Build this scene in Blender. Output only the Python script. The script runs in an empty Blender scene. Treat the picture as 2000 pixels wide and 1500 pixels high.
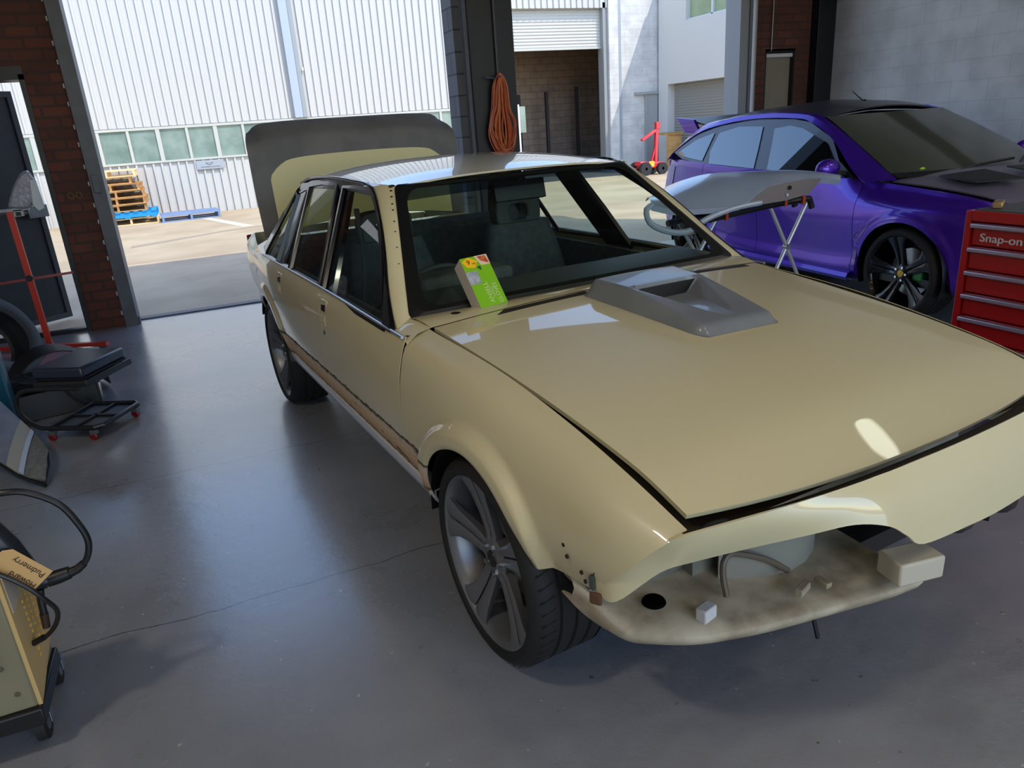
import bpy, bmesh, math, random
from mathutils import Vector, Matrix
from math import pi, sin, cos, radians as R
random.seed(7)
S = bpy.context.scene
COL = S.collection
# ---------------------------------------------------------------- camera
cam_d = bpy.data.cameras.new('camera'); cam = bpy.data.objects.new('camera', cam_d); COL.objects.link(cam)
cam_d.sensor_width = 36; cam_d.lens = 1418.03/2000*36; cam_d.clip_start = .02; cam_d.clip_end = 400
cr_ = ((0.91233273, -0.40377375, -0.06793932), (0.19487994, 0.28228181, 0.9393289), (-0.36009832, -0.87022051, 0.33622234))
cam.matrix_world = Matrix(((cr_[0][0], cr_[1][0], cr_[2][0], 0), (cr_[0][1], cr_[1][1], cr_[2][1], 0), (cr_[0][2], cr_[1][2], cr_[2][2], 1.4946), (0, 0, 0, 1)))
S.camera = cam
S.view_settings.view_transform = 'Standard'; S.view_settings.look = 'None'
S.view_settings.exposure = 0.40; S.view_settings.gamma = 1
# ---------------------------------------------------------------- sky and sun
W = bpy.data.worlds.new('sky'); S.world = W; W.use_nodes = True
nt = W.node_tree; N = nt.nodes; L = nt.links; N.clear()
wo = N.new('ShaderNodeOutputWorld'); bg = N.new('ShaderNodeBackground'); L.new(bg.outputs[0], wo.inputs[0])
sk = N.new('ShaderNodeTexSky'); sk.sky_type = 'NISHITA'; sk.sun_disc = False; sk.sun_elevation = R(53); sk.sun_rotation = R(145); sk.dust_density = .4; sk.ozone_density = 2.2; sk.air_density = 1.0
tc = N.new('ShaderNodeTexCoord'); mp = N.new('ShaderNodeMapping'); mp.inputs['Scale'].default_value = (1, 1, 2.6)
nz = N.new('ShaderNodeTexNoise'); nz.inputs['Scale'].default_value = 2.3; nz.inputs['Detail'].default_value = 7; nz.inputs['Roughness'].default_value = .58
rp = N.new('ShaderNodeValToRGB'); rp.color_ramp.elements[0].position = .60; rp.color_ramp.elements[1].position = .82
mx = N.new('ShaderNodeMixRGB'); mx.inputs[2].default_value = (4.2, 4.5, 4.9, 1)
L.new(tc.outputs['Generated'], mp.inputs[0]); L.new(mp.outputs[0], nz.inputs[0]); L.new(nz.outputs[0], rp.inputs[0])
L.new(rp.outputs[0], mx.inputs[0]); L.new(sk.outputs[0], mx.inputs[1]); L.new(mx.outputs[0], bg.inputs[0])
bg.inputs[1].default_value = .46
sd = bpy.data.lights.new('sun', 'SUN'); sd.energy = 3.1; sd.angle = R(.53); sd.color = (1, .945, .85)
so = bpy.data.objects.new('sun', sd); COL.objects.link(so)
so.rotation_euler = Vector((.44, -.62, 1)).to_track_quat('Z', 'Y').to_euler()
S.cycles.max_bounces = 8; S.cycles.diffuse_bounces = 5; S.cycles.glossy_bounces = 5; S.cycles.transparent_max_bounces = 14
S.cycles.sample_clamp_indirect = 6; S.cycles.caustics_reflective = False; S.cycles.caustics_refractive = False
# greenish lamp comes from a bonnet reflection; other lamps are unseen, added interior fill (light sits inside each lamp built below)
LAMPS = [(1.6, .2, 9, (1, .80, .58)), (-1.9, .9, 30, (1, .88, .72)), (5.3, 2.35, .8, (.88, 1, .82)), (4.9, -1.4, 26, (1, .90, .78)), (-.8, -3.0, 16, (1, .78, .55)), (2.2, -3.4, 22, (1, .78, .55)), (6.9, .3, 26, (1, .96, .9))]

# ---------------------------------------------------------------- materials
MATS = {}
def srgb(r, g, b):
    f = lambda c: ((c/255+.055)/1.055)**2.4 if c/255 > .04045 else c/255/12.92
    return (f(r), f(g), f(b), 1)
def mat(name, col=(.5, .5, .5), rough=.5, metal=0, coat=0, bump=0, bscale=40, var=0, vscale=6, spec=.5, emit=None, alpha=1, col2=None, trans=0, sheen=0, stretch=None, coatr=.04):
    if name in MATS: return MATS[name]
    m = bpy.data.materials.new(name); m.use_nodes = True; MATS[name] = m
    n, l = m.node_tree.nodes, m.node_tree.links; b = n['Principled BSDF']
    c = col if len(col) == 4 else (*col, 1)
    b.inputs['Base Color'].default_value = c; b.inputs['Roughness'].default_value = rough; b.inputs['Metallic'].default_value = metal
    b.inputs['Coat Weight'].default_value = coat; b.inputs['Coat Roughness'].default_value = coatr; b.inputs['Specular IOR Level'].default_value = spec
    b.inputs['Transmission Weight'].default_value = trans
    if emit: b.inputs['Emission Color'].default_value = (*emit[:3], 1); b.inputs['Emission Strength'].default_value = emit[3]
    t = n.new('ShaderNodeTexCoord'); src = t.outputs['Object']
    if stretch:
        q = n.new('ShaderNodeMapping'); q.inputs['Scale'].default_value = stretch; l.new(src, q.inputs[0]); src = q.outputs[0]
    if var or col2:
        z = n.new('ShaderNodeTexNoise'); z.inputs['Scale'].default_value = vscale; z.inputs['Detail'].default_value = 6; l.new(src, z.inputs[0])
        r = n.new('ShaderNodeValToRGB'); r.color_ramp.elements[0].position = .38; r.color_ramp.elements[1].position = .62
        r.color_ramp.elements[0].color = c; k = col2 if col2 else tuple(x*(1-var) for x in c[:3]); r.color_ramp.elements[1].color = (*k[:3], 1)
        l.new(z.outputs[0], r.inputs[0]); l.new(r.outputs[0], b.inputs['Base Color'])
    if bump:
        z = n.new('ShaderNodeTexNoise'); z.inputs['Scale'].default_value = bscale; z.inputs['Detail'].default_value = 4; l.new(src, z.inputs[0])
        u = n.new('ShaderNodeBump'); u.inputs['Strength'].default_value = bump; u.inputs['Distance'].default_value = .01; l.new(z.outputs[0], u.inputs['Height']); l.new(u.outputs[0], b.inputs['Normal'])
    return m
def node(m, typ, **kw):
    x = m.node_tree.nodes.new(typ)
    for k, v in kw.items():
        if k in x.inputs: x.inputs[k].default_value = v
        else: setattr(x, k, v)
    return x
def glass(name, tint, rough=.0, dens=.5):
    # thin window glass: clear tinted pass-through plus a mirror film that follows the Fresnel law
    m = bpy.data.materials.new(name); m.use_nodes = True; n, l = m.node_tree.nodes, m.node_tree.links; n.clear()
    o = n.new('ShaderNodeOutputMaterial'); t = n.new('ShaderNodeBsdfTransparent'); t.inputs[0].default_value = (*tint, 1)
    g = n.new('ShaderNodeBsdfGlossy'); g.inputs['Roughness'].default_value = rough; f = n.new('ShaderNodeFresnel'); ge = n.new('ShaderNodeNewGeometry'); mr = n.new('ShaderNodeMapRange'); mr.inputs[3].default_value = 1.5+dens; mr.inputs[4].default_value = 1/(1.5+dens); l.new(ge.outputs['Backfacing'], mr.inputs[0]); l.new(mr.outputs[0], f.inputs[0])
    x = n.new('ShaderNodeMixShader'); l.new(f.outputs[0], x.inputs[0]); l.new(t.outputs[0], x.inputs[1]); l.new(g.outputs[0], x.inputs[2]); l.new(x.outputs[0], o.inputs[0])
    return m

# ---------------------------------------------------------------- mesh helpers
class MB:
    def __init__(s): s.v = []; s.f = []; s.mi = []; s.cur = 0
    def add(s, vs, fs):
        k = len(s.v); s.v += [tuple(v) for v in vs]; s.f += [tuple(i+k for i in f) for f in fs]; s.mi += [s.cur]*len(fs); return s
    def m(s, i): s.cur = i; return s
    def box(s, c, d, rot=None, taper=1.0):
        hx, hy, hz = d[0]/2, d[1]/2, d[2]/2; vs = []
        for z in (-1, 1):
            k = taper if z > 0 else 1
            for x, y in ((-1, -1), (1, -1), (1, 1), (-1, 1)): vs.append(Vector((x*hx*k, y*hy*k, z*hz)))
        if rot: M = rot if isinstance(rot, Matrix) else Matrix.Rotation(rot, 3, 'Z'); vs = [M @ v for v in vs]
        c = Vector(c); return s.add([v+c for v in vs], [(3, 2, 1, 0), (4, 5, 6, 7), (0, 1, 5, 4), (1, 2, 6, 5), (2, 3, 7, 6), (3, 0, 4, 7)])
    def bx(s, x0, x1, y0, y1, z0, z1): return s.box(((x0+x1)/2, (y0+y1)/2, (z0+z1)/2), (x1-x0, y1-y0, z1-z0))
    def bar(s, a, b, w, h, up=(0, 0, 1)):
        a = Vector(a); b = Vector(b); d = b-a; ln = d.length; d.normalize(); r = d.cross(Vector(up))
        if r.length < 1e-4: r = d.cross(Vector((1, 0, 0)))
        r.normalize(); u = r.cross(d)
        return s.box((a+b)/2, (w, ln, h), Matrix((r, d, u)).transposed())
    def tube(s, path, r, seg=8, cap=True):
        P = [Vector(p) for p in path]; n = len(P); rr = r if hasattr(r, '__len__') else [r]*n
        k = len(s.v); T = (P[1]-P[0]).normalized(); a = Vector((0, 0, 1)) if abs(T.z) < .9 else Vector((1, 0, 0)); u = T.cross(a).normalized()
        vs = []; fs = []
        for i, p in enumerate(P):
            T2 = (P[min(i+1, n-1)]-P[max(i-1, 0)]).normalized(); u = (u - T2*u.dot(T2)).normalized(); w = T2.cross(u)
            for j in range(seg): q = 2*pi*j/seg; vs.append(p+(u*cos(q)+w*sin(q))*rr[i])
        for i in range(n-1):
            for j in range(seg): j2 = (j+1) % seg; fs.append((i*seg+j, i*seg+j2, (i+1)*seg+j2, (i+1)*seg+j))
        if cap: fs.append(tuple(range(seg))[::-1]); fs.append(tuple((n-1)*seg+j for j in range(seg)))
        return s.add(vs, fs)
    def lathe(s, prof, seg=32, axis='z', c=(0, 0, 0), closed=False):
        vs = []; fs = []; n = len(prof)
        for r, h in prof:
            for j in range(seg):
                q = 2*pi*j/seg; x, y = r*cos(q), r*sin(q)
                v = (x, y, h) if axis == 'z' else ((h, x, y) if axis == 'x' else (y, h, x)); vs.append((v[0]+c[0], v[1]+c[1], v[2]+c[2]))
        for i in range(n if closed else n-1):
            i2 = (i+1) % n
            for j in range(seg): j2 = (j+1) % seg; fs.append((i*seg+j, i*seg+j2, i2*seg+j2, i2*seg+j))
        return s.add(vs, fs)
    def grid(s, rows, closed=False, flip=False):
        n = len(rows); m_ = len(rows[0]); vs = [v for r in rows for v in r]; fs = []
        for i in range(n-1):
            for j in range(m_ if closed else m_-1):
                j2 = (j+1) % m_; f = (i*m_+j, i*m_+j2, (i+1)*m_+j2, (i+1)*m_+j); fs.append(f[::-1] if flip else f)
        return s.add(vs, fs)
    def prism(s, poly, d):
        n = len(poly); d = Vector(d); vs = [Vector(p) for p in poly]; vs += [v+d for v in vs]
        return s.add(vs, [tuple(range(n))[::-1], tuple(range(n, 2*n))] + [(i, (i+1) % n, n+(i+1) % n, n+i) for i in range(n)])
    def poly(s, pts): return s.add(pts, [tuple(range(len(pts)))])
    def sphere(s, c, r, seg=12, sc=(1, 1, 1)):
        vs = []; fs = []; k = seg//2
        for i in range(k+1):
            a = pi*i/k
            for j in range(seg): q = 2*pi*j/seg; vs.append((c[0]+r*sc[0]*sin(a)*cos(q), c[1]+r*sc[1]*sin(a)*sin(q), c[2]+r*sc[2]*cos(a)))
        for i in range(k):
            for j in range(seg): j2 = (j+1) % seg; fs.append((i*seg+j, i*seg+j2, (i+1)*seg+j2, (i+1)*seg+j))
        return s.add(vs, fs)
    def build(s, name, m, parent=None, ang=35, bevel=0, thick=0, off=-1, sub=0, flip=False):
        me = bpy.data.meshes.new(name); me.from_pydata(s.v, [], s.f)
        ms = m if isinstance(m, (list, tuple)) else [m]
        for q in ms: me.materials.append(q)
        if len(ms) > 1: me.polygons.foreach_set('material_index', s.mi)
        b = bmesh.new(); b.from_mesh(me); bmesh.ops.remove_doubles(b, verts=b.verts, dist=1e-5); bmesh.ops.recalc_face_normals(b, faces=b.faces)
        if flip: bmesh.ops.reverse_faces(b, faces=b.faces)
        if thick:
            bmesh.ops.solidify(b, geom=b.faces[:], thickness=abs(thick)); bmesh.ops.recalc_face_normals(b, faces=b.faces)
        b.to_mesh(me); b.free()
        me.polygons.foreach_set('use_smooth', [True]*len(me.polygons)); me.set_sharp_from_angle(angle=R(ang))
        o = bpy.data.objects.new(name, me); COL.objects.link(o)
        if parent: o.parent = parent
        if bevel: q = o.modifiers.new('bevel', 'BEVEL'); q.width = bevel; q.segments = 2; q.limit_method = 'ANGLE'; q.angle_limit = R(40)
        if sub: q = o.modifiers.new('sub', 'SUBSURF'); q.levels = sub; q.render_levels = sub
        return o
def tag(o, label=None, cat=None, group=None, kind=None):
    if label: o['label'] = label
    if cat: o['category'] = cat
    if group: o['group'] = group
    if kind: o['kind'] = kind
    return o
def thing(name, label, cat, loc=(0, 0, 0), rz=0, group=None):
    o = bpy.data.objects.new(name, None); COL.objects.link(o); o.location = loc; o.rotation_euler = (0, 0, rz); o.empty_display_size = .1
    return tag(o, label, cat, group)
def struct(o): o['kind'] = 'structure'; return o
def copy_tree(o, parent=None):
    c = o.copy(); COL.objects.link(c); c.parent = parent
    for ch in o.children: copy_tree(ch, c)
    return c
def crv(pts, n, closed=False):
    # Catmull-Rom through the points, resampled evenly
    P = [Vector(p) for p in pts]; k = len(P); out = []
    if k == 2: return [P[0].lerp(P[1], i/(n-1)) for i in range(n)]
    segs = k if closed else k-1
    for i in range(segs):
        if closed: a, b, c, d = P[i-1], P[i], P[(i+1) % k], P[(i+2) % k]
        else: b, c = P[i], P[i+1]; a = P[i-1] if i else b*2-c; d = P[i+2] if i+2 < k else c*2-b
        for j in range(12):
            t = j/12; out.append(.5*((2*b)+(c-a)*t+(2*a-5*b+4*c-d)*t*t+(3*b-a-3*c+d)*t**3))
    out.append(P[0] if closed else P[-1]); return lin(out, n+1)[:-1] if closed else lin(out, n)
def lin(pts, n):
    P = [Vector(p) for p in pts]; D = [0]
    for i in range(1, len(P)): D.append(D[-1]+(P[i]-P[i-1]).length)
    T = D[-1]; out = []; j = 0
    for i in range(n):
        t = T*i/(n-1)
        while j < len(P)-2 and D[j+1] < t: j += 1
        w = D[j+1]-D[j]; out.append(P[j].lerp(P[j+1], 0 if w < 1e-9 else min(1, max(0, (t-D[j])/w))))
    return out
def crp(P, k):
    # Catmull-Rom with the same number of steps per span, so that matched rows stay matched
    P = [Vector(p) for p in P]; n = len(P); out = []
    for i in range(n-1):
        b, c = P[i], P[i+1]; a = P[i-1] if i else b*2-c; d = P[i+2] if i+2 < n else c*2-b
        for j in range(k): t = j/k; out.append(.5*((2*b)+(c-a)*t+(2*a-5*b+4*c-d)*t*t+(3*b-a-3*c+d)*t**3))
    return out+[P[-1]]
def ip(x, xs, ys):
    if x <= xs[0]: return ys[0]
    for i in range(1, len(xs)):
        if x <= xs[i]:
            t = (x-xs[i-1])/(xs[i]-xs[i-1]); return ys[i-1]+(ys[i]-ys[i-1])*t
    return ys[-1]
def sm(x, xs, ys):   # smooth interpolation (monotone-ish cubic)
    if x <= xs[0]: return ys[0]
    if x >= xs[-1]: return ys[-1]
    for i in range(1, len(xs)):
        if x <= xs[i]: break
    def tg(k):
        if k == 0: return (ys[1]-ys[0])/(xs[1]-xs[0])
        if k == len(xs)-1: return (ys[-1]-ys[-2])/(xs[-1]-xs[-2])
        return .5*((ys[k]-ys[k-1])/(xs[k]-xs[k-1])+(ys[k+1]-ys[k])/(xs[k+1]-xs[k]))
    h = xs[i]-xs[i-1]; t = (x-xs[i-1])/h
    return (2*t**3-3*t*t+1)*ys[i-1]+(t**3-2*t*t+t)*h*tg(i-1)+(-2*t**3+3*t*t)*ys[i]+(t**3-t*t)*h*tg(i)
def text(body, size, m, parent, M, name='lettering', ext=.0004, xs=1):
    cu = bpy.data.curves.new(name, 'FONT'); cu.body = body; cu.size = size; cu.extrude = ext; cu.align_x = 'CENTER'; cu.align_y = 'CENTER'
    o = bpy.data.objects.new(name, cu); COL.objects.link(o); dg = bpy.context.evaluated_depsgraph_get()
    me = bpy.data.meshes.new_from_object(o.evaluated_get(dg)); bpy.data.objects.remove(o)
    me.materials.clear(); me.materials.append(m); o = bpy.data.objects.new(name, me); COL.objects.link(o); o.parent = parent
    o.matrix_local = M @ Matrix.Diagonal((xs, 1, 1, 1)); return o
def frame3(o, x, y):
    x = Vector(x).normalized(); y = Vector(y); z = x.cross(y).normalized(); y = z.cross(x); M = Matrix((x, y, z)).transposed().to_4x4(); M.translation = Vector(o); return M
# ================================================================ materials used by the place
def floor_mat():
    m = mat('workshop_floor', srgb(138, 143, 150), .26, coat=.0)
    n, l = m.node_tree.nodes, m.node_tree.links; b = n['Principled BSDF']; tcn = n.new('ShaderNodeTexCoord').outputs['Object']
    a = node(m, 'ShaderNodeTexNoise', Scale=.9, Detail=8.0, Roughness=.62); l.new(tcn, a.inputs[0])
    b.inputs['Coat Weight'].default_value = 1; b.inputs['Coat Roughness'].default_value = .2; b.inputs['Coat IOR'].default_value = 1.6
    r = n.new('ShaderNodeValToRGB'); e = r.color_ramp.elements; e[0].position = .35; e[0].color = srgb(126, 130, 138); e[1].position = .68; e[1].color = srgb(150, 153, 160); l.new(a.outputs[0], r.inputs[0])
    # chips and pits in the paint
    v = node(m, 'ShaderNodeTexNoise', Scale=26.0, Detail=3.0, Roughness=.5); l.new(tcn, v.inputs[0])
    vr = n.new('ShaderNodeValToRGB'); vr.color_ramp.elements[0].position = .71; vr.color_ramp.elements[1].position = .74; l.new(v.outputs[0], vr.inputs[0])
    w = node(m, 'ShaderNodeTexNoise', Scale=1.7, Detail=2.0); l.new(tcn, w.inputs[0]); wr = n.new('ShaderNodeValToRGB'); wr.color_ramp.elements[0].position = .44; wr.color_ramp.elements[1].position = .6; l.new(w.outputs[0], wr.inputs[0])
    mu = n.new('ShaderNodeMath'); mu.operation = 'MULTIPLY'; l.new(vr.outputs[0], mu.inputs[0]); l.new(wr.outputs[0], mu.inputs[1])
    mxn = n.new('ShaderNodeMixRGB'); l.new(mu.outputs[0], mxn.inputs[0]); l.new(r.outputs[0], mxn.inputs[1]); mxn.inputs[2].default_value = srgb(96, 90, 82)
    v2 = node(m, 'ShaderNodeTexNoise', Scale=38.0, Detail=2.0); l.new(tcn, v2.inputs[0]); v2r = n.new('ShaderNodeValToRGB'); v2r.color_ramp.elements[0].position = .73; v2r.color_ramp.elements[1].position = .755; l.new(v2.outputs[0], v2r.inputs[0])
    mx2 = n.new('ShaderNodeMixRGB'); l.new(v2r.outputs[0], mx2.inputs[0]); l.new(mxn.outputs[0], mx2.inputs[1]); mx2.inputs[2].default_value = srgb(188, 188, 184)
    # hairline cracks and old saw cuts
    sp = n.new('ShaderNodeSeparateXYZ'); l.new(tcn, sp.inputs[0]); c = node(m, 'ShaderNodeTexNoise', Scale=3.0, Detail=4.0); l.new(tcn, c.inputs[0])
    prev = mx2.outputs[0]; hts = []
    for yv, am in ((2.36, .10), (3.64, .12), (4.84, .08), (6.45, .10)):
        q = node(m, 'ShaderNodeMath', operation='MULTIPLY_ADD'); l.new(c.outputs[0], q.inputs[0]); q.inputs[1].default_value = am; l.new(sp.outputs[1], q.inputs[2])
        d = node(m, 'ShaderNodeMath', operation='SUBTRACT'); l.new(q.outputs[0], d.inputs[0]); d.inputs[1].default_value = yv+am/2
        ab = node(m, 'ShaderNodeMath', operation='ABSOLUTE'); l.new(d.outputs[0], ab.inputs[0]); lt = node(m, 'ShaderNodeMath', operation='LESS_THAN'); l.new(ab.outputs[0], lt.inputs[0]); lt.inputs[1].default_value = .0022
        x3 = n.new('ShaderNodeMixRGB'); l.new(lt.outputs[0], x3.inputs[0]); l.new(prev, x3.inputs[1]); x3.inputs[2].default_value = srgb(52, 52, 54); prev = x3.outputs[0]
    l.new(prev, b.inputs['Base Color'])
    rr = n.new('ShaderNodeMapRange'); rr.inputs[1].default_value = .3; rr.inputs[2].default_value = .7; rr.inputs[3].default_value = .20; rr.inputs[4].default_value = .42; l.new(a.outputs[0], rr.inputs[0]); l.new(rr.outputs[0], b.inputs['Roughness'])
    s1 = node(m, 'ShaderNodeTexNoise', Scale=7.0, Detail=7.0, Roughness=.6); l.new(tcn, s1.inputs[0])
    s2 = node(m, 'ShaderNodeMath', operation='MULTIPLY_ADD'); l.new(mu.outputs[0], s2.inputs[0]); s2.inputs[1].default_value = -.35; l.new(s1.outputs[0], s2.inputs[2])
    bu = n.new('ShaderNodeBump'); bu.inputs['Strength'].default_value = .35; bu.inputs['Distance'].default_value = .012; l.new(s2.outputs[0], bu.inputs['Height']); l.new(bu.outputs[0], b.inputs['Normal'])
    return m
def brick_mat(name, c1, c2, mortar, bw=.23, rh=.086, ms=.01, axis='xz', bumpd=.004, rough=.85, bias=0):
    m = mat(name, c1, rough); n, l = m.node_tree.nodes, m.node_tree.links; b = n['Principled BSDF']
    t = n.new('ShaderNodeTexCoord'); s = n.new('ShaderNodeSeparateXYZ'); l.new(t.outputs['Object'], s.inputs[0]); cmb = n.new('ShaderNodeCombineXYZ')
    ad = node(m, 'ShaderNodeMath', operation='ADD'); l.new(s.outputs[0], ad.inputs[0]); l.new(s.outputs[1], ad.inputs[1]); l.new(ad.outputs[0], cmb.inputs[0]); l.new(s.outputs[2], cmb.inputs[1])
    br = n.new('ShaderNodeTexBrick'); br.inputs['Color1'].default_value = c1; br.inputs['Color2'].default_value = c2; br.inputs['Mortar'].default_value = mortar
    br.inputs['Scale'].default_value = 1; br.inputs['Brick Width'].default_value = bw; br.inputs['Row Height'].default_value = rh; br.inputs['Mortar Size'].default_value = ms; br.inputs['Bias'].default_value = bias
    l.new(cmb.outputs[0], br.inputs[0]); z = node(m, 'ShaderNodeTexNoise', Scale=3.0, Detail=7.0); l.new(t.outputs['Object'], z.inputs[0])
    hv = n.new('ShaderNodeMixRGB'); hv.blend_type = 'MULTIPLY'; hv.inputs[0].default_value = .55; l.new(br.outputs[0], hv.inputs[1]); zr = n.new('ShaderNodeValToRGB'); zr.color_ramp.elements[0].position = .3; zr.color_ramp.elements[0].color = (.55, .55, .55, 1); zr.color_ramp.elements[1].position = .62; l.new(z.outputs[0], zr.inputs[0]); l.new(zr.outputs[0], hv.inputs[2])
    l.new(hv.outputs[0], b.inputs['Base Color']); bu = n.new('ShaderNodeBump'); bu.invert = True; bu.inputs['Strength'].default_value = .8; bu.inputs['Distance'].default_value = bumpd; l.new(br.outputs['Fac'], bu.inputs['Height']); l.new(bu.outputs[0], b.inputs['Normal'])
    return m
M_floor = floor_mat()
M_out = mat('outdoor_concrete', srgb(178, 158, 128), .85, col2=srgb(162, 141, 112), vscale=.8, bump=.2, bscale=60)
M_apron = mat('apron_concrete', srgb(190, 164, 134), .8, col2=srgb(174, 148, 120), vscale=1.1, bump=.3, bscale=50)
M_brick = brick_mat('red_brick', srgb(104, 58, 46), srgb(84, 50, 42), srgb(72, 52, 46))
M_block = brick_mat('painted_block', srgb(212, 213, 218), srgb(208, 209, 215), srgb(198, 199, 206), .4, .2, .004, bumpd=.0012, rough=.6)
M_white_block = brick_mat('white_block', srgb(206, 203, 198), srgb(202, 199, 194), srgb(192, 189, 184), .4, .2, .006, bumpd=.002, rough=.7)
M_steelblk = mat('black_steel', srgb(20, 22, 28), .45, metal=.0, var=.4, vscale=5, bump=.08, bscale=30)
M_grey = mat('grey_painted_steel', srgb(92, 95, 102), .5, var=.2, vscale=8)
M_shed = mat('white_steel_sheet', srgb(186, 183, 177), .7, spec=.2)
M_concrete_in = mat('dim_block', srgb(108, 96, 84), .9, col2=srgb(80, 70, 60), vscale=2, bump=.3, bscale=20)
M_ceil = mat('roof_underside', srgb(118, 116, 112), .8)
M_inner = mat('inner_wall_paint', srgb(190, 184, 174), .7, var=.15, vscale=1.5)
M_black = mat('black_plastic', srgb(16, 16, 18), .45)
M_rubber = mat('tyre_rubber', srgb(20, 20, 21), .7, bump=.1, bscale=90)
M_chrome = mat('bright_metal', srgb(205, 208, 212), .2, metal=1)
M_steel = mat('galvanised_steel', srgb(150, 152, 155), .4, metal=.9, var=.2, vscale=12)
M_white = mat('white_paint', srgb(208, 208, 210), .5)
M_red = mat('red_paint', srgb(170, 14, 20), .35, coat=.5)
M_shutter = mat('grey_shutter', srgb(136, 134, 128), .5)
M_lampglow = mat('lamp_diffuser', srgb(250, 245, 230), .4, emit=(1, .95, .8, 2))
M_wood = mat('pallet_timber', srgb(196, 152, 96), .8, col2=srgb(160, 112, 62), vscale=5, bump=.2, bscale=30, stretch=(.3, 1, 1))
Y0 = 7.38; YT = 7.62          # inner and outer face of the front wall
# ================================================================ ground and shell
g = MB().bx(-2.9, 7.55, -6, YT-.02, -.12, 0); struct(g.build('floor', M_floor))
g = MB().bx(-12, 22, YT-.02, 11.6, -.14, -.015); struct(g.build('trim_1', M_apron))
g = MB().bx(-16, 24, 11.6, 42, -.16, -.02); struct(g.build('trim_2', M_out))
g = MB().bx(-.70, 2.7, YT-.10, YT+.02, -.03, .012); struct(g.build('trim_3', M_grey))
def seg_wall(name, boxes, m):
    g = MB()
    for b in boxes: g.bx(*b)
    return struct(g.build(name, m, ang=20))
H = 4.7
seg_wall('wall_front', [(-1.0, -.70, Y0, YT, 0, 4.1), (-2.9, -1.0, Y0, YT, 2.20, 4.1), (-2.9, -1.95, Y0, YT, 0, 2.20), (-2.9, 7.55, Y0, YT, 4.1, 5.6), (6.42, 6.60, Y0, YT, 0, 4.1), (6.60, 7.06, Y0, YT, 2.1, 4.1), (7.06, 7.28, Y0, YT, 0, 4.1)], M_brick)
seg_wall('wall_right', [(7.55, 7.8, -6, YT, 0, 5.6)], M_block)
seg_wall('wall_left', [(-3.1, -2.9, -6, YT, 0, 5.6)], M_inner)
seg_wall('wall_back', [(-3.1, -1.6, -6.2, -6, 0, 5.6), (6.4, 7.8, -6.2, -6, 0, 5.6), (-1.6, 6.4, -6.2, -6, 4.1, 5.6)], M_inner)
struct(MB().bx(-16, 24, -30, -6, -.16, -.012).build('trim_18', M_out))
seg_wall('ceiling', [(-3.1, 7.8, -6.2, YT, 5.2, 5.3)], M_ceil)
# roof parapet outside (it throws the shade on the apron)
struct(MB().bx(-3.4, 8.2, 4.9, 7.66, 5.6, 6.15).build('trim_4', M_grey))
# door jamb of the big opening: grey steel angle with bolts
g = MB().bx(-.70, -.615, Y0-.05, YT, 0, 4.1).bx(-.72, -.615, Y0-.06, Y0-.04, 0, 4.1); g.bx(-.66, -.60, Y0-.03, Y0+.03, 0, .07)
struct(g.build('trim_5', M_grey))
g = MB()
for i in range(22): g.box((-.735, Y0-.004, .12+i*.16+.02*(i % 2)), (.010, .012, .035))
struct(g.build('trim_6', M_white))
# light switch box on the jamb and a wire hook on the brick
t = MB().bx(-.70, -.645, Y0-.085, Y0-.05, 1.18, 1.33).build('switch_box', M_grey, bevel=.004); tag(t, 'small grey electrical box fixed to the steel jamb beside the brick pier', 'switch box')
g = MB()
for sx in (-1, 1):
    g.tube([(-.86+sx*(.03+.022*cos(a)), Y0-.02, 1.175+.026*sin(a)) for a in [i*pi/6 for i in range(13)]], .005, 6)
g.tube([(-.86, Y0-.02, 1.17), (-.82, Y0-.02, 1.13), (-.80, Y0-.02, 1.08), (-.81, Y0-.015, 1.03)], .0015, 5)
tag(g.build('wire_hook', mat('yellow_rope', srgb(120, 88, 44), .8)), 'loops of yellow brown cord hung on the brick pier', 'cord')
# black post between the two openings
g = MB().bx(2.83, 3.30, Y0-.10, YT, 0, 4.1); struct(g.build('trim_7', M_steelblk, bevel=.006))
g = MB().bx(2.70, 2.78, Y0+.0, YT+.05, 0, 4.1)
struct(g.build('trim_8', brick_mat('grey_pier', srgb(98, 98, 104), srgb(90, 90, 96), srgb(60, 60, 66), .4, .2, .008), ang=20))
struct(MB().bx(2.79, 2.825, Y0-.06, Y0-.02, 0, 4.1).build('trim_9', M_grey))
g = MB().tube([(3.09, Y0-.125, 1.95), (3.09, Y0-.125, 4.1)], .012); tag(g.build('conduit', M_grey), 'grey conduit running up the black post above the orange cord', 'conduit')
# black column at the right wall, grey jamb
struct(MB().bx(7.28, 7.55, Y0-.12, YT, 0, 5.2).build('trim_10', M_steelblk, bevel=.004))
g = MB().bx(6.20, 6.32, Y0-.02, YT, 0, 4.1).bx(6.33, 6.41, Y0-.06, Y0+.1, 0, 4.1); struct(g.build('trim_11', mat('pale_grey_steel', srgb(150, 152, 158), .5)))
struct(MB().tube([(6.34, Y0-.09, 0), (6.34, Y0-.09, 4.1)], .018).build('trim_12', M_white))
struct(MB().bx(7.50, 7.56, -6, Y0, 2.62, 2.95).build('trim_13', mat('brown_beam', srgb(84, 74, 66), .7)))
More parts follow.
